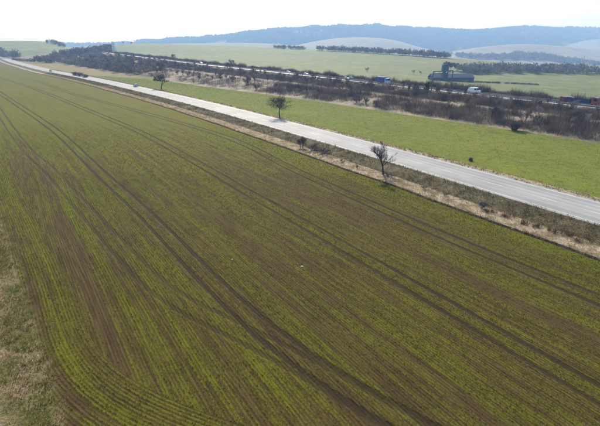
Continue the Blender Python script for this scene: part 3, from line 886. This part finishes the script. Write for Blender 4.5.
# dark roadside bushes at far left
for i, (px_, py_, w_) in enumerate([(75.5, 74.0, 1.5), (80, 74.8, 1.4), (85, 75.8, 1.2)]):
    x, y, z = sight(px_, py_ - 2.2, 23.4 * 410 / (py_ - 2.2 - 45) * 0.985)
    bush('dark_bush', (x, y, 0.6), 90 + i, (w_ * 1.3, w_ * 1.3, w_), ['leftmost of three dark brown bushes beside the distant road', 'middle one of three dark brown bushes beside the distant road', 'rightmost of three dark brown bushes beside the distant road'][i], leaf=M['weed'], multi=8, rx=1.3, rz=1.1)

# ------------------------------------------------------------------ woods further off
def wood_cloud(name, label, P, Hh, Rr, ntri, size, mat, cat='wood'):
    """fuzzy crowns: ntri loose triangles per tree plus a stem"""
    n = len(P)
    H = Hh * rng.uniform(0.7, 1.2, n); R = Rr * rng.uniform(0.7, 1.25, n)
    q = rng.normal(0, 1, (n, ntri, 3)); q /= np.linalg.norm(q, axis=2)[:, :, None]; q *= rng.uniform(0, 1, (n, ntri, 1)) ** 0.45
    C = P[:, None, :] + q * np.stack([R, R, H * 0.45], 1)[:, None, :]
    C[:, :, 2] += (H * 0.52)[:, None]
    C = C.reshape(-1, 3); m = len(C)
    d1 = rng.normal(0, 1, (m, 3)); d2 = rng.normal(0, 1, (m, 3)); d2[:, 2] = np.abs(d2[:, 2]) + 0.4
    d1 /= np.linalg.norm(d1, axis=1)[:, None]; d2 /= np.linalg.norm(d2, axis=1)[:, None]
    s = (size * rng.uniform(0.6, 1.5, m))[:, None]
    V = np.stack([C - d1 * s * 0.4, C + d1 * s * 0.4, C + d2 * s], 1).reshape(-1, 3)
    o = obj(name, np_mesh(name, V, np.arange(3 * m).reshape(m, 3)), mat)
    return tag(o, label, cat, kind='stuff')

def line_pts(pts, n, depth, zadj=0.0, jit=1.0):
    c = catmull(pts, 10); s = rng.uniform(0, arclen(c)[-1], n)
    p = resample(c, s)
    k = rng.uniform(-depth, depth, n)
    p[:, 1] += k; p[:, 0] += rng.normal(0, 2, n)
    p[:, 2] = [ground_at(a, b, c) - 0.2 for a, b, c in p]
    return p

# belt turning into a wood at the left
P = []
for i in range(400):
    u_ = 0.40 + 0.45 * rnd.random(); t_ = rnd.uniform(0.02, 0.66) if u_ < 0.7 else rnd.uniform(0.02, 0.85)
    P.append(belt_z(u_, t_)[0])
wood_cloud('belt_wood', 'mauve-brown leafless wood filling the far left end of the slope', np.array(P), 5.8, 3.2, 90, 0.9, M['wood'])
# at the foot of the green hill
wood_cloud('hill_foot_wood', 'dark clump of trees at the foot of the green hill by the far left road end', line_pts([stand(-60, 54, 840), stand(-15, 52.5, 840), stand(3, 56, 840), stand(14, 59, 840)], 60, 20), 15, 6, 80, 2.2, M['wood'])
wood_cloud('hill_foot_wood', 'low dark tree group between the green hill and the road', line_pts([stand(34, 62.5, 730), stand(44, 62.5, 720), stand(56, 62.5, 700)], 34, 10), 9, 4, 70, 1.6, M['wood'])
wood_cloud('hedge_row', 'thin dark hedge line along the foot of the green hill', line_pts([stand(14, 60.5, 760), stand(26, 61.5, 750), stand(36, 62, 740)], 40, 5), 4, 2.5, 40, 1.0, M['wood'])
wood_cloud('hilltop_trees', 'short row of dark trees on the shoulder of the green hill', line_pts([stand(48, 43.2, 1330), stand(56, 44.5, 1320), stand(64, 47.5, 1300)], 34, 12), 11, 5, 60, 2.0, M['wood'])
wood_cloud('valley_wood', 'dark bluish wood behind the slope between green hill and pale house', line_pts([stand(62, 58, 830), stand(75, 56, 900), stand(90, 54, 960), stand(106, 52.5, 1040)], 170, 40), 12, 5, 70, 1.8, M['wood'])
# lines of trees beyond the wide field
wood_cloud('tree_line', 'long bluish line of trees at the far edge of the wide field', line_pts([stand(318, 50.5, 1260), stand(360, 52.5, 1160), stand(400, 55, 1060), stand(450, 58.5, 950)], 260, 14), 13, 6, 45, 2.4, M['wood'])
wood_cloud('tree_line', 'short pale blue group of trees at the field edge left of the pale hill', line_pts([stand(274, 48.2, 1330), stand(290, 48.8, 1300), stand(305, 49.5, 1260)], 50, 20), 9, 5, 45, 2.2, M['wood'])
P = np.vstack([line_pts([stand(464, 73, 690 + 60 * k), stand(500, 72.5 - 1.5 * k, 690 + 70 * k), stand(560, 73 - 1.1 * k, 680 + 70 * k), stand(640, 76 - 2.4 * k, 640 + 70 * k), stand(760, 84 - 2.0 * k, 600 + 70 * k)], 240, 25, -1.0) for k in range(3)])
wood_cloud('valley_wood', 'broad blue-grey wood along the right side behind the wide field', P, 10.5, 6, 55, 2.0, M['wood'])
wood_cloud('slope_wood', 'hazy blue band of trees crossing the right pale hill', line_pts([stand(458, 57.0, 1900), stand(480, 58.5, 1800), stand(520, 59, 1700), stand(545, 60, 1650), stand(600, 66, 1500), stand(700, 70, 1450)], 380, 50), 22, 13, 45, 5.0, M['wood'])
wood_cloud('slope_wood', 'hazy trees climbing the middle of the right pale hill', line_pts([stand(515, 56, 1900), stand(535, 57, 1850), stand(560, 60.5, 1750)], 60, 60), 22, 13, 45, 5.0, M['wood'])
# farmyard trees and a ditch hedge in the wide field
wood_cloud('field_hedge', 'thin dark hedge line in the wide field at right', line_pts([stand(468, 82.0, 395), stand(500, 83.3, 385), stand(539, 85.2, 368)], 130, 2), 1.9, 1.9, 40, 0.6, M['wood'])

# forest on the far ridge
n = 26000
iy = rng.uniform(6, 30.6, n); ix = rng.uniform(0, H_far.shape[1] - 1.01, n)
i0 = iy.astype(int); j0 = ix.astype(int); fy = (iy - i0)[:, None]; fx = (ix - j0)[:, None]
PF = (H_far[i0, j0] * (1 - fy) * (1 - fx) + H_far[i0 + 1, j0] * fy * (1 - fx) + H_far[i0, j0 + 1] * (1 - fy) * fx + H_far[i0 + 1, j0 + 1] * fy * fx)
PF = PF[vnoise2(PF[:, 0] / 420, PF[:, 1] / 420, 12) > 0.16]
wood_cloud('forest', 'blue hazy forest covering the long ridge on the horizon', PF, 20, 13, 7, 17, M['forest'], 'forest')

def lone_tree(px_, py_, Y, H, label):
    x, y, z = stand(px_, py_, Y)
    s = H / 9.0
    return tree_from(protoT[int(px_) % 5], 'bare_tree', (x, y, z - 0.5), px_, (s * 1.25, s * 1.25, s), label)
lone_tree(367, 72.5, 430, 7.5, 'single small tree standing in the wide field left of the farm')
lone_tree(413, 74.5, 420, 6.2, 'left of two small trees in the wide field near the farm')
lone_tree(421, 75.0, 420, 6.2, 'right of two small trees in the wide field near the farm')
for i, (px_, lab) in enumerate([(445, 'tall dark tree behind the farm tower'), (450, 'dark tree behind the farm hall just right of the tower'), (455, 'rightmost dark tree behind the farm hall')]):
    x, y, z = stand(px_ + 1, 70.8, 600)
    e = empty('farm_tree', (x, y, z - 1), i); s = 1.6 - 0.13 * i; e.scale = (s * 1.2, s * 1.2, s)
    obj('trunk', protoT[i][0], M['bark'], e); obj('crown', protoT[i][1], M['twig'], e)
    obj('foliage', leafy_crown(300 + i, 9, 500, 2.6, 2.2, 6.4, 0.9, M['orchard_leaf'], 'foliage'), M['orchard_leaf'], e)
    tag(e, lab, 'tree')
# trees at the far end of the upper road
for i, (px_, py_, Y, H, lab) in enumerate([(163, 76, 330, 11, 'slender bare tree rising left of the dark gnarled roadside tree'), (173, 62, 560, 9, 'bare tree poking above the upper road hedge at left'),
                                           (233, 70, 420, 9, 'pale twiggy tree rising above the upper road hedge left of the white cars'), (123, 45.6, 1350, 15, 'lone tree on the skyline right of the white tower'),
                                           (131, 45.0, 1350, 12, 'smaller skyline tree furthest right of the white tower')]):
    lone_tree(px_, py_, Y, H, lab)

# evergreen below gantry
pe = belt_z(0.226, 0.80)[0]
# ------------------------------------------------------------------ upper road furniture and traffic
ml = arclen(mot_near)[-1]
def mot_pos(s, d, z=MOT_Z):
    """point s metres along the upper road, d metres from its near edge, and heading"""
    c = resample(mot_near, np.array([s - 1, s, s + 1])); tx, ty = (c[2] - c[0])[:2]; l = math.hypot(tx, ty); tx /= l; ty /= l
    return (c[1][0] + ty * d, c[1][1] - tx * d, c[1][2] + z - MOT_Z), math.atan2(ty, tx)
def mot_s(px, d, z=MOT_Z):
    """arc position where the upper road line d is seen in picture column px"""
    best = None
    for s in np.arange(30, ml - 30, 1.0):
        (x, y, zz), _ = mot_pos(s, d, z)
        zc = y * CP - (zz - CAM_H) * SP
        q = 300 + 410 * x / zc
        if best is None or abs(q - px) < best[0]: best = (abs(q - px), s)
    return best[1]

def along_strip(name, d0, d1, z0, z1, s0, s1, mat, parent, step=8):
    mb = MB(); ss = np.arange(s0, s1, step); prev = None
    for i, s in enumerate(ss):
        (ax, ay, az), _ = mot_pos(s, d0); (bx, by, bz), _ = mot_pos(s, d1)
        cur = [(ax, ay, az + z0), (bx, by, bz + z0), (bx, by, bz + z1), (ax, ay, az + z1)]
        if prev: mb.add(prev + cur, [(0, 4, 5, 1), (1, 5, 6, 2), (2, 6, 7, 3), (3, 7, 4, 0)])
        prev = cur
    return mb.build(name, mat, parent)

def barrier(label, d, s0, s1):
    e = empty('guard_rail', (0, 0, 0))
    along_strip('rail', d - 0.04, d + 0.04, 0.45, 0.78, s0, s1, M['steel'], e)
    mb = MB()
    for s in np.arange(s0, s1, 4.0):
        (x, y, z), h = mot_pos(s, d + 0.1)
        mb.box(x - 0.05, x + 0.05, y - 0.05, y + 0.05, z - 0.05, z + 0.7)
    o = mb.build('posts', M['steel'], e); o['kind'] = 'stuff'
    tag(e, label, 'guard rail')
barrier('steel guard rail along the near edge of the upper road', 0.4, 60, 700)

# painted lines
def road_line(curve_a, curve_b, s0, s1, name, step=4.0, mat=None):
    n = max(2, int((s1 - s0) / step) + 1); ss = np.linspace(s0, s1, n)
    A = resample(curve_a, ss); B = resample(curve_b, ss)
    V = np.stack([A, B], 1).reshape(-1, 3)
    F = np.array([(2 * i, 2 * i + 1, 2 * i + 3, 2 * i + 2) for i in range(n - 1)])
    o = obj(name, np_mesh(name, V, F), mat or M['paint'])
    return o
rl = arclen(on_road(0, 0))[-1]
for d, nm in ((-ROAD_HALF + 0.75, 'edge_line'), (ROAD_HALF - 0.9, 'edge_line')):
    o = road_line(on_road(d, ROAD_Z + 0.006), on_road(d + 0.2, ROAD_Z + 0.006), 20, rl - 300, nm); o['kind'] = 'structure'
cA, cB = on_road(-0.5, ROAD_Z + 0.006), on_road(-0.32, ROAD_Z + 0.006)
mk = empty('centre_line'); mk['kind'] = 'structure'
for s in np.arange(60, 460, 9.0):
    road_line(cA, cB, s, s + 4.0, 'dash').parent = mk
for d in (1.9, 12.0):
    o = road_line(m_off(d, MOT_Z + 0.006), m_off(d + 0.2, MOT_Z + 0.006), 40, 700, 'edge_line'); o['kind'] = 'structure'

# ---- vehicles, built facing +X
def wheels(e, xs, y, r, w):
    for x in xs:
        for sg in (-1, 1):
            ty = MB().tube((x, sg * y - w / 2, r), (x, sg * y + w / 2, r), r, r, 14).build('wheel', M['tyre'], e)
            MB().tube((x, sg * (y + w / 2 + 0.005) - 0.01, r), (x, sg * (y + w / 2 + 0.005) + 0.01, r), r * 0.6, r * 0.6, 12).build('rim', M['rim'], ty)

def make_car(paint, estate=False):
    e = empty('car')
    L = 2.15; W = 0.88
    prof = [(-L, 0.30), (-L - 0.03, 0.62), (-L + 0.05, 0.90), (-1.45 if not estate else -L + 0.1, 0.97), (0.75, 0.98), (1.75, 0.86), (L, 0.70), (L + 0.02, 0.40), (L - 0.1, 0.24), (-L + 0.15, 0.24)]
    ins = [0.06, 0.02, 0.04, 0.05, 0.05, 0.10, 0.14, 0.10, 0.12, 0.10]
    MB().prism(prof, -W, W, ins).build('body', paint, e)
    rb = -1.75 if not estate else -L + 0.12
    top = [(rb, 0.96), (rb + 0.42, 1.42), (-0.1, 1.46), (0.82, 0.97)]
    ck = [(rb + 0.02, 0.95), (rb + 0.47, 1.425), (-0.1, 1.455), (0.80, 0.95)]
    MB().prism(ck, -W + 0.055, W - 0.055, [0.0, 0.2, 0.2, 0.0]).build('cabin_windows', M['glass'], e)
    MB().prism([(rb + 0.38, 1.43), (rb + 0.5, 1.49), (-0.2, 1.50), (-0.02, 1.455)], -W + 0.24, W - 0.24, [0, 0.05, 0.05, 0]).build('roof', paint, e)
    for sg in (-1, 1):
        mb = MB()
        for (a, b) in (((0.80, 0.96), (-0.1, 1.47)), ((-0.45, 0.96), (-0.45, 1.47)), ((rb + 0.05, 0.96), (rb + 0.46, 1.44))):
            y0 = sg * (W - 0.05); y1 = sg * (W - 0.245)
            mb.tube((a[0], y0, a[1]), (b[0], y1, b[1]), 0.045, 0.045, 5)
        mb.build('window_pillars', paint, e)
        MB().box(L - 0.16, L + 0.025, sg * 0.60 - 0.16, sg * 0.60 + 0.16, 0.60, 0.74).build('headlight', M['lamp'], e)
        MB().box(-L - 0.035, -L + 0.1, sg * 0.66 - 0.12, sg * 0.66 + 0.12, 0.66, 0.84).build('tail_light', M['tail'], e)
        MB().box(0.45, 0.65, sg * 0.94 - 0.08, sg * 0.94 + 0.08, 0.98, 1.10).build('mirror', paint, e)
    wheels(e, (-1.32, 1.36), W - 0.11, 0.32, 0.21)
    return e

def make_van(paint):
    e = empty('van')
    prof = [(-2.7, 0.35), (-2.75, 1.1), (-2.65, 2.25), (-2.45, 2.42), (1.15, 2.42), (1.5, 2.30), (2.15, 1.42), (2.75, 1.15), (2.85, 0.75), (2.8, 0.35)]
    MB().prism(prof, -0.98, 0.98, [0.03, 0, 0.08, 0.14, 0.14, 0.13, 0.05, 0.08, 0.10, 0.06]).build('body', paint, e)
    MB().add([(1.56, -0.84, 2.26), (1.56, 0.84, 2.26), (2.17, 0.90, 1.46), (2.17, -0.90, 1.46)], [(0, 1, 2, 3), (3, 2, 1, 0)]).build('windscreen', M['glass'], e).location.x = 0.03
    for sg in (-1, 1):
        MB().prism([(0.75, 1.45), (0.75, 2.1), (1.42, 2.1), (1.95, 1.45)], sg * 0.985 - 0.012, sg * 0.985 + 0.012).build('side_window', M['glass'], e)
        MB().box(2.62, 2.86, sg * 0.68 - 0.15, sg * 0.68 + 0.15, 0.85, 1.08).build('headlight', M['lamp'], e)
        MB().box(-2.78, -2.66, sg * 0.84 - 0.08, sg * 0.84 + 0.08, 0.9, 1.4).build('tail_light', M['tail'], e)
        MB().box(1.6, 1.75, sg * 1.1 - 0.1, sg * 1.1 + 0.1, 1.45, 1.7).build('mirror', M['tyre'], e)
    wheels(e, (-1.75, 1.9), 0.86, 0.36, 0.24)
    return e

def make_truck(cabm, bodym, low=False, length=8.0):
    e = empty('truck')
    x0 = 2.2
    cab = [(x0, 0.75), (x0, 3.0), (x0 + 0.5, 3.15), (x0 + 1.55, 2.95), (x0 + 2.05, 1.9), (x0 + 2.15, 0.55), (x0 + 0.2, 0.55)]
    MB().prism(cab, -1.2, 1.2, [0.02, 0.08, 0.12, 0.14, 0.06, 0.05, 0.03]).build('cab', cabm, e)
    MB().add([(x0 + 1.62, -1.02, 2.82), (x0 + 1.62, 1.02, 2.82), (x0 + 2.06, 1.08, 1.95), (x0 + 2.06, -1.08, 1.95)], [(0, 1, 2, 3), (3, 2, 1, 0)]).build('windscreen', M['glass'], e).location.x = 0.03
    for sg in (-1, 1):
        MB().prism([(x0 + 0.75, 1.9), (x0 + 0.75, 2.7), (x0 + 1.45, 2.7), (x0 + 1.85, 1.9)], sg * 1.19 - 0.02, sg * 1.19 + 0.02).build('side_window', M['glass'], e)
        MB().box(x0 + 2.05, x0 + 2.18, sg * 0.85 - 0.18, sg * 0.85 + 0.18, 0.75, 0.98).build('headlight', M['lamp'], e)
    MB().box(x0 - length - 0.1, x0 + 1.6, -0.5, 0.5, 0.7, 0.98).build('chassis', M['dark_steel'], e)
    if low:
        MB().box(x0 - 0.4 - length, x0 - 0.4, -1.25, 1.25, 1.0, 1.3).build('load_bed', bodym, e)
        for y in (-1.23, 1.23):
            MB().box(x0 - 0.4 - length, x0 - 0.4, y - 0.03, y + 0.03, 1.3, 2.1).build('side_board', bodym, e)
        MB().box(x0 - 0.46, x0 - 0.38, -1.25, 1.25, 1.3, 2.6).build('headboard', bodym, e)
    else:
        mb = MB().prism([(x0 - 0.35 - length, 1.0), (x0 - 0.35 - length, 3.45), (x0 - 0.2 - length, 3.55), (x0 - 0.5, 3.55), (x0 - 0.35, 3.45), (x0 - 0.35, 1.0)], -1.25, 1.25, [0, 0.02, 0.1, 0.1, 0.02, 0])
        mb.build('cargo_box', bodym, e)
        for k in range(4):
            xx = x0 - 0.9 - k * (length - 1) / 3.0
            MB().box(xx - 0.05, xx + 0.05, -1.275, 1.275, 1.0, 3.4).build('strap', M['dark_steel'], e)
    wheels(e, (x0 + 1.25, x0 - length + 1.0, x0 - length + 2.3), 1.02, 0.48, 0.3)
    return e

def put(e, pos, head, label, cat):
    e.location = pos; e.rotation_euler = (0, 0, head)
    tag(e, label, cat)

def on_mot(e, px, d, away, label, cat):
    p, h = mot_pos(mot_s(px, d), d)
    put(e, (p[0], p[1], p[2] + 0.02), h if away else h + math.pi, label, cat)

on_mot(make_van(M['white_paint']), 474, 5.5, False, 'white van on the upper road right of the gantry', 'van')
on_mot(make_truck(M['lblue_paint'], M['blue_paint'], False, 6.5), 383, 3.6, False, 'blue box truck with pale blue cab on the upper road', 'truck')
on_mot(make_truck(M['red_paint'], M['navy_paint'], True, 8.5), 586, 3.8, False, 'flatbed truck with red cab and dark blue bed at right frame edge', 'truck')
on_mot(make_van(M['dkred_paint']), 567, 4.2, False, 'dark red van behind the blue flatbed on the upper road', 'van')
on_mot(make_car(M['white_paint']), 288.5, 5.5, False, 'leftmost of the bright white cars on the upper road', 'car')
on_mot(make_car(M['white_paint'], True), 306, 5.5, False, 'second white car from the left on the upper road', 'car')
on_mot(make_car(M['white_paint']), 346, 5.0, False, 'nearer of two white cars side by side just left of the blue box truck', 'car')
on_mot(make_car(M['white_paint'], True), 350, 10.6, True, 'farther of two white cars side by side left of the blue box truck', 'car')
on_mot(make_car(M['teal_paint'], True), 201, 6.0, False, 'pale teal car far down the upper road left of the white cars', 'car')
# near road
def on_near(e, s, d, away, label):
    c = resample(on_road(d, ROAD_Z), np.array([s - 1, s, s + 1])); tx, ty = (c[2] - c[0])[:2]
    h = math.atan2(ty, tx)
    put(e, (c[1][0], c[1][1], ROAD_Z + 0.02), h if away else h + math.pi, label, 'car')
def road_s(px, d):
    c = on_road(d, ROAD_Z); zc = c[:, 1] * CP - (ROAD_Z - CAM_H) * SP
    q = np.where(zc > 10, 300 + 410 * c[:, 0] / np.maximum(zc, 1e-3), 9e9)
    return arclen(c)[np.argmin(np.abs(q - px))]
on_near(make_car(M['silver_paint'], True), road_s(136.5, 3.2), 3.2, True, 'silver hatchback driving on the pale road below the wooded slope')
on_near(make_car(M['grey_paint']), road_s(50.5, -2.2), -2.2, False, 'dark distant car on the far left stretch of the road')

# gantry over the near carriageway
sg_ = mot_s(431.5, -0.6)
(pa, hd) = mot_pos(sg_, -0.6); (pb, _) = mot_pos(sg_, 13.2)
e = empty('sign_gantry', pa)
dv = Vector(pb) - Vector(pa)
for q in (Vector((0, 0, 0)), dv):
    MB().tube(q + Vector((0, 0, -0.3)), q + Vector((0, 0, 8.6)), 0.28, 0.22, 8).build('post', M['dark_steel'], e)
MB().tube(Vector((0, 0, 8.4)), dv + Vector((0, 0, 8.4)), 0.22, 0.22, 6).build('top_beam', M['dark_steel'], e)
MB().tube(Vector((0, 0, 7.5)), dv + Vector((0, 0, 7.5)), 0.12, 0.12, 6).build('lower_beam', M['dark_steel'], e)
mb = MB()
for k in range(8):
    a = dv * (k / 8) + Vector((0, 0, 7.5 if k % 2 else 8.4)); b = dv * ((k + 1) / 8) + Vector((0, 0, 8.4 if k % 2 else 7.5))
    mb.tube(a, b, 0.06, 0.06, 4)
mb.build('lattice', M['dark_steel'], e)
tag(e, 'dark steel portal gantry spanning the near side of the upper road', 'gantry')
# dark evergreen shrubs under the left gantry post
for i, (dx, dn) in enumerate([(0, -4.0), (2.2, -9.0)]):
    (p, _) = mot_pos(sg_ + dx, dn, MOT_Z - 0.9 - 0.5 * i)
    e = empty('evergreen', p, i); e.scale = (1, 1, 1)
    MB().tube((0, 0, -0.2), (0, 0, 3.8), 0.16, 0.04, 6).build('trunk', M['bark'], e)
    obj('foliage', leafy_crown(400 + i, 5, 1400, 1.25, 2.3, 2.5, 0.34, M['evergreen'], 'foliage'), M['evergreen'], e)
    tag(e, ['upper dark evergreen directly below the left gantry post', 'lower dark evergreen on the slope below the left gantry post'][i], 'evergreen')

# ------------------------------------------------------------------ buildings
def gable(mb_wall, mb_roof, L, W, H, R, ov=0.4):
    mb_wall.add([(0, 0, 0), (L, 0, 0), (L, W, 0), (0, W, 0), (0, 0, H), (L, 0, H), (L, W, H), (0, W, H), (0, W / 2, H + R), (L, W / 2, H + R)],
                [(0, 1, 5, 4), (1, 2, 6, 9, 5), (2, 3, 7, 6), (3, 0, 4, 8, 7), (0, 3, 2, 1)])
    sl = R / (W / 2)
    for sgn in (0, 1):
        y0, y1 = (-ov, W / 2) if sgn == 0 else (W + ov, W / 2)
        z0, z1 = H - ov * sl + 0.05, H + R + 0.05
        mb_roof.add([(-ov, y0, z0), (L + ov, y0, z0), (L + ov, y1, z1), (-ov, y1, z1), (-ov, y0, z0 + 0.2), (L + ov, y0, z0 + 0.2), (L + ov, y1, z1 + 0.2), (-ov, y1, z1 + 0.2)],
                    [(0, 3, 2, 1), (4, 5, 6, 7), (0, 1, 5, 4), (1, 2, 6, 5), (2, 3, 7, 6), (3, 0, 4, 7)])

x, y, z = stand(432.5, 80.3, 425)
fb = empty('farm_hall', (x, y, z - 0.6), 0.02); fb.scale = (1.16, 1.16, 1.16)
w_, r_ = MB(), MB(); gable(w_, r_, 41, 15, 2.8, 3.2)
w_.build('wall', M['wall_grey'], fb); r_.build('roof', M['roof_dark'], fb)
for k in range(6):
    MB().box(2.5 + k * 6.5, 5.4 + k * 6.5, -0.06, 0.02, 0.2, 2.4).build('door', M['door_dark'], fb)
tag(fb, 'long low farm hall with dark blue roof in the wide field', 'building')
x2, y2, z2 = stand(442.0, 80.9, 415)
tw_ = empty('farm_tower', (x2, y2, z2 - 0.6), 0.02); tw_.scale = (1.17, 1.17, 1.17)
MB().box(0, 5.2, 0, 5.5, 0, 14.6).build('wall', M['wall_grey'], tw_)
MB().prism([(-0.3, 14.603), (5.5, 14.603), (4.9, 15.5), (0.3, 15.5)], -0.3, 5.8, [0, 0, 0.6, 0.6]).build('roof', M['roof_dark'], tw_)
for k in range(3):
    MB().box(1.9, 3.2, -0.06, 0.02, 4 + 3.4 * k, 5.4 + 3.4 * k).build('window', M['door_dark'], tw_)
tag(tw_, 'square grey-blue tower rising in front of the long farm hall', 'tower')

x, y, z = stand(103.5, 52.0, 1040)
hb = empty('pale_house', (x, y, z - 0.3), 0.05); hb.scale = (0.84, 0.84, 0.84)
w_, r_ = MB(), MB(); gable(w_, r_, 22, 14, 11, 6)
w_.build('wall', M['wall_pink'], hb); r_.build('roof', M['roof_tile'], hb)
for k in range(4):
    for j in range(2):
        f_ = MB().box(2 + k * 5, 4 + k * 5, -0.08, 0.02, 2.5 + 4 * j, 4.6 + 4 * j).build('window', M['door_dark'], hb)
tag(hb, 'pale pinkish house with brown roof left of the white tower', 'house')
x, y, z = stand(112.8, 52.5, 1030)
wt = empty('white_tower', (x, y, z - 0.3), 0.05); wt.scale = (0.82, 0.82, 0.82)
MB().box(0, 6.5, 0, 4, 0, 21.5).build('wall', M['wall_white'], wt)
MB().prism([(-0.3, 21.503), (6.8, 21.503), (6.0, 23.4), (0.5, 23.4)], -0.3, 4.3, [0, 0, 1.5, 1.5]).build('roof', M['wall_white'], wt)
for k in range(4):
    MB().box(2.6, 3.9, -0.06, 0.02, 3 + 4.6 * k, 4.8 + 4.6 * k).build('window', M['door_dark'], wt)
tag(wt, 'narrow tall white tower beside the pale house above the upper road', 'tower')

# ------------------------------------------------------------------ small pale stones lying in the crop
def stone(loc, r, seed, label):
    q = random.Random(seed); mb = MB(); n = 8; vs = [(0, 0, r * 0.7)]; fs = []
    for k, (rad, z) in enumerate(((0.6, 0.55), (1.0, 0.2), (0.95, -0.1))):
        for i in range(n):
            a = 2 * math.pi * i / n; d = r * rad * q.uniform(0.8, 1.2)
            vs.append((math.cos(a) * d * 1.3, math.sin(a) * d, r * z * q.uniform(0.8, 1.2)))
    fs += [(0, 1 + i, 1 + (i + 1) % n) for i in range(n)]
    for k in range(2):
        b = 1 + k * n
        fs += [(b + i, b + n + i, b + n + (i + 1) % n, b + (i + 1) % n) for i in range(n)]
    o = mb.add(vs, fs).build('stone', M['stone'], None, False); o.location = loc
    tag(o, label, 'stone')
stone((0.25, 42.0, 0.02), 0.12, 1, 'pale stone lying in the crop near the middle of the field')
stone((-8.2, 43.7, 0.02), 0.10, 2, 'smaller pale stone in the crop left of the middle')

# ------------------------------------------------------------------ haze
hz = MB().box(-7000, 7000, -2500, 7000, -62, 372).build('haze', None)
hm = bpy.data.materials.new('haze_air'); hm.use_nodes = True
hn = hm.node_tree; hn.nodes.remove(hn.nodes['Principled BSDF'])
pv = hn.nodes.new('ShaderNodeVolumePrincipled')
pv.inputs['Color'].default_value = (0.36, 0.57, 1.0, 1.0)
pv.inputs['Density'].default_value = HAZE_DENSITY
pv.inputs['Absorption Color'].default_value = (0.42, 0.56, 1.0, 1.0)
pv.inputs['Anisotropy'].default_value = 0.0
hn.links.new(pv.outputs[0], hn.nodes['Material Output'].inputs['Volume'])
hz.data.materials.append(hm)
tag(hz, 'thin blue haze over the whole valley', 'haze', kind='stuff')
